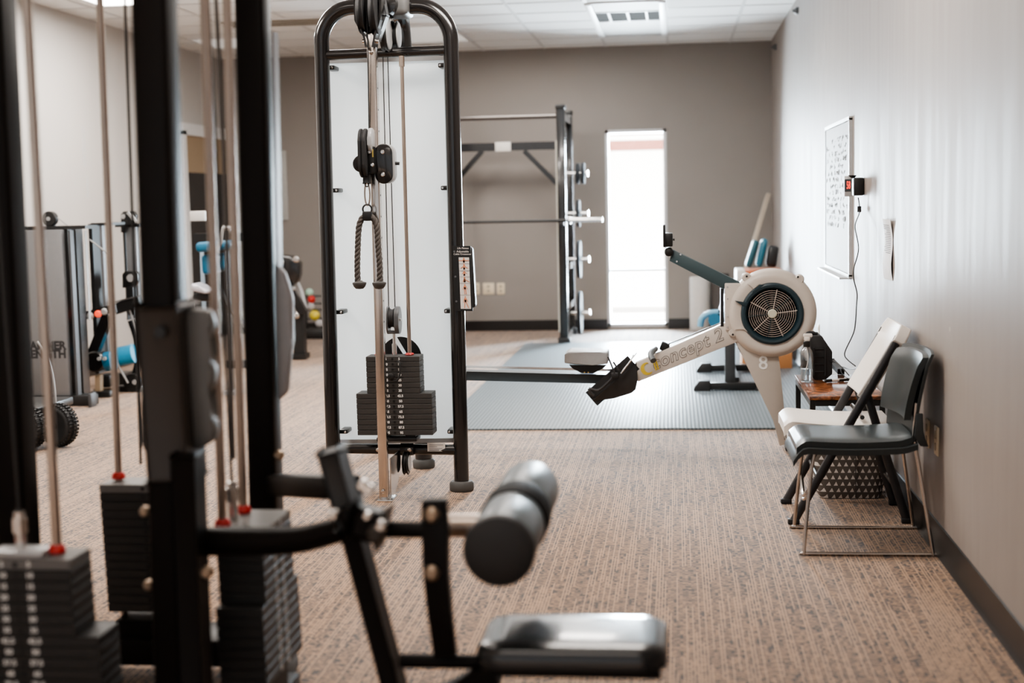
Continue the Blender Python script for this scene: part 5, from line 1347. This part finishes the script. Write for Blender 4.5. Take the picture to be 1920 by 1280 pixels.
MB().lathe((rcX, 3.18, rcZ), (0, 1, 0), [(.078, 0), (.08, .01), (.08, .11), (.078, .125)], 40).build('centre_hub', mat('hub black', (.008, .008, .008), .7, spec=.15), gym)
# seat
s0, s1 = P(887, 1222, 2.88), P(1252, 1222, 2.88)
sz = P(1050, 1216, 2.88).z
sx0, sx1, sy0, sy1 = s0.x, s1.x, 2.87, 3.15
def stop(zc, inset, r_):
    pts = []
    for cx, cy, a0 in ((sx1 - r_, sy1 - r_, 0), (sx0 + r_, sy1 - r_, 90), (sx0 + r_, sy0 + r_, 180), (sx1 - r_, sy0 + r_, 270)):
        for i in range(9):
            a = math.radians(a0 + i * 90 / 8); pts.append(V((cx + (r_ - inset) * math.cos(a), cy + (r_ - inset) * math.sin(a), zc)))
    return pts
f = MB(); rg = []
for zz, ins in ((-.048, .006), (-.045, .0), (-.022, 0), (-.012, .003), (-.005, .009), (-.001, .019), (.002, .034), (.004, .06)):
    rg.append([f.bm.verts.new(p) for p in stop(sz + zz, ins, .062)])
f.skin(rg); f.build('seat_pad', mat('gym seat vinyl', (.013, .014, .015), .24, coat=.4, bump=.04, scale=120), gym, ang=60)
MB().box(((sx0 + sx1) / 2, (sy0 + sy1) / 2, sz - .056), (sx1 - sx0 - .03, sy1 - sy0 - .03, .016)).build('seat_board', fore, gym)
MB().tube([P(752, 1238, 3.05), P(900, 1240, 3.03), P(1050, 1246, 3.0)], .017, 12).build('seat_tube', fore, gym)
MB().bar(P(930, 1258, 3.02), down(P(930, 1258, 3.02), P(866, 1290, 3.02), .05), .045, .05).build('seat_brace', fore, gym)

# ================================================================== LIGHT
w = bpy.data.worlds.new('world'); sc.world = w; w.use_nodes = True
n, l = w.node_tree.nodes, w.node_tree.links
bg_ = n['Background']
sky = n.new('ShaderNodeTexSky'); sky.sky_type = 'HOSEK_WILKIE'; sky.turbidity = 4; sky.sun_direction = V((.3, .3, .9)).normalized()
mx = n.new('ShaderNodeMix'); mx.data_type = 'RGBA'; mx.inputs['Factor'].default_value = .25
mx.inputs['A'].default_value = (.92, .96, 1., 1); l.new(sky.outputs[0], mx.inputs['B'])
l.new(mx.outputs['Result'], bg_.inputs['Color']); bg_.inputs['Strength'].default_value = .45
def area(name, loc, target, sx, sy, power, col):
    d = bpy.data.lights.new(name, 'AREA'); d.shape = 'RECTANGLE'; d.size = sx; d.size_y = sy; d.energy = power; d.color = col
    o = bpy.data.objects.new(name, d); COL.objects.link(o); o.location = V(loc)
    o.rotation_euler = (V(target) - V(loc)).to_track_quat('-Z', 'Y').to_euler(); return o
def sun(name, dirv, e, ang, col):
    d = bpy.data.lights.new(name, 'SUN'); d.energy = e; d.angle = math.radians(ang); d.color = col
    o = bpy.data.objects.new(name, d); COL.objects.link(o); o.location = (0, 30, 12); o.rotation_euler = V(dirv).to_track_quat('-Z', 'Y').to_euler()
sun('sun', (.10, .42, -.9), 30., 1., (1, .97, .92))
area('window_daylight', ((wx0 + wx1) / 2, YB + .5, 1.15), ((wx0 + wx1) / 2 - 1.8, 9, .2), 1.0, 2.2, 900, (.76, .90, 1))
for (x, y, e) in ((-.5, 2.2, 12), (-.5, 6.0, 52), (-1.0, 10.0, 70), (-3.6, 6.3, 60), (-3.6, 11.2, 70), (-1.5, 13.8, 45), (-2.6, 8.7, 70), (-1.9, 5.0, 14)):  # last two are unseen fill lamps added to brighten the tower's white panel
    area('ceiling_and_fill_lamp', (x, y, H - .06), (x, y, 0), 1.2, .6, e, (1, .93, .86))
area('storefront_daylight', (-1.5, -1.6, 1.7), (-1.5, 6, 1.2), 5.0, 2.4, 14, (.86, .94, 1))
sc.view_settings.view_transform = 'AgX'
try: sc.view_settings.look = 'AgX - Medium High Contrast'
except Exception: pass
sc.view_settings.exposure = 0.47
sc.cycles.max_bounces = 8; sc.cycles.transparent_max_bounces = 16; sc.cycles.use_denoising = True
sc.cycles.sample_clamp_indirect = 8
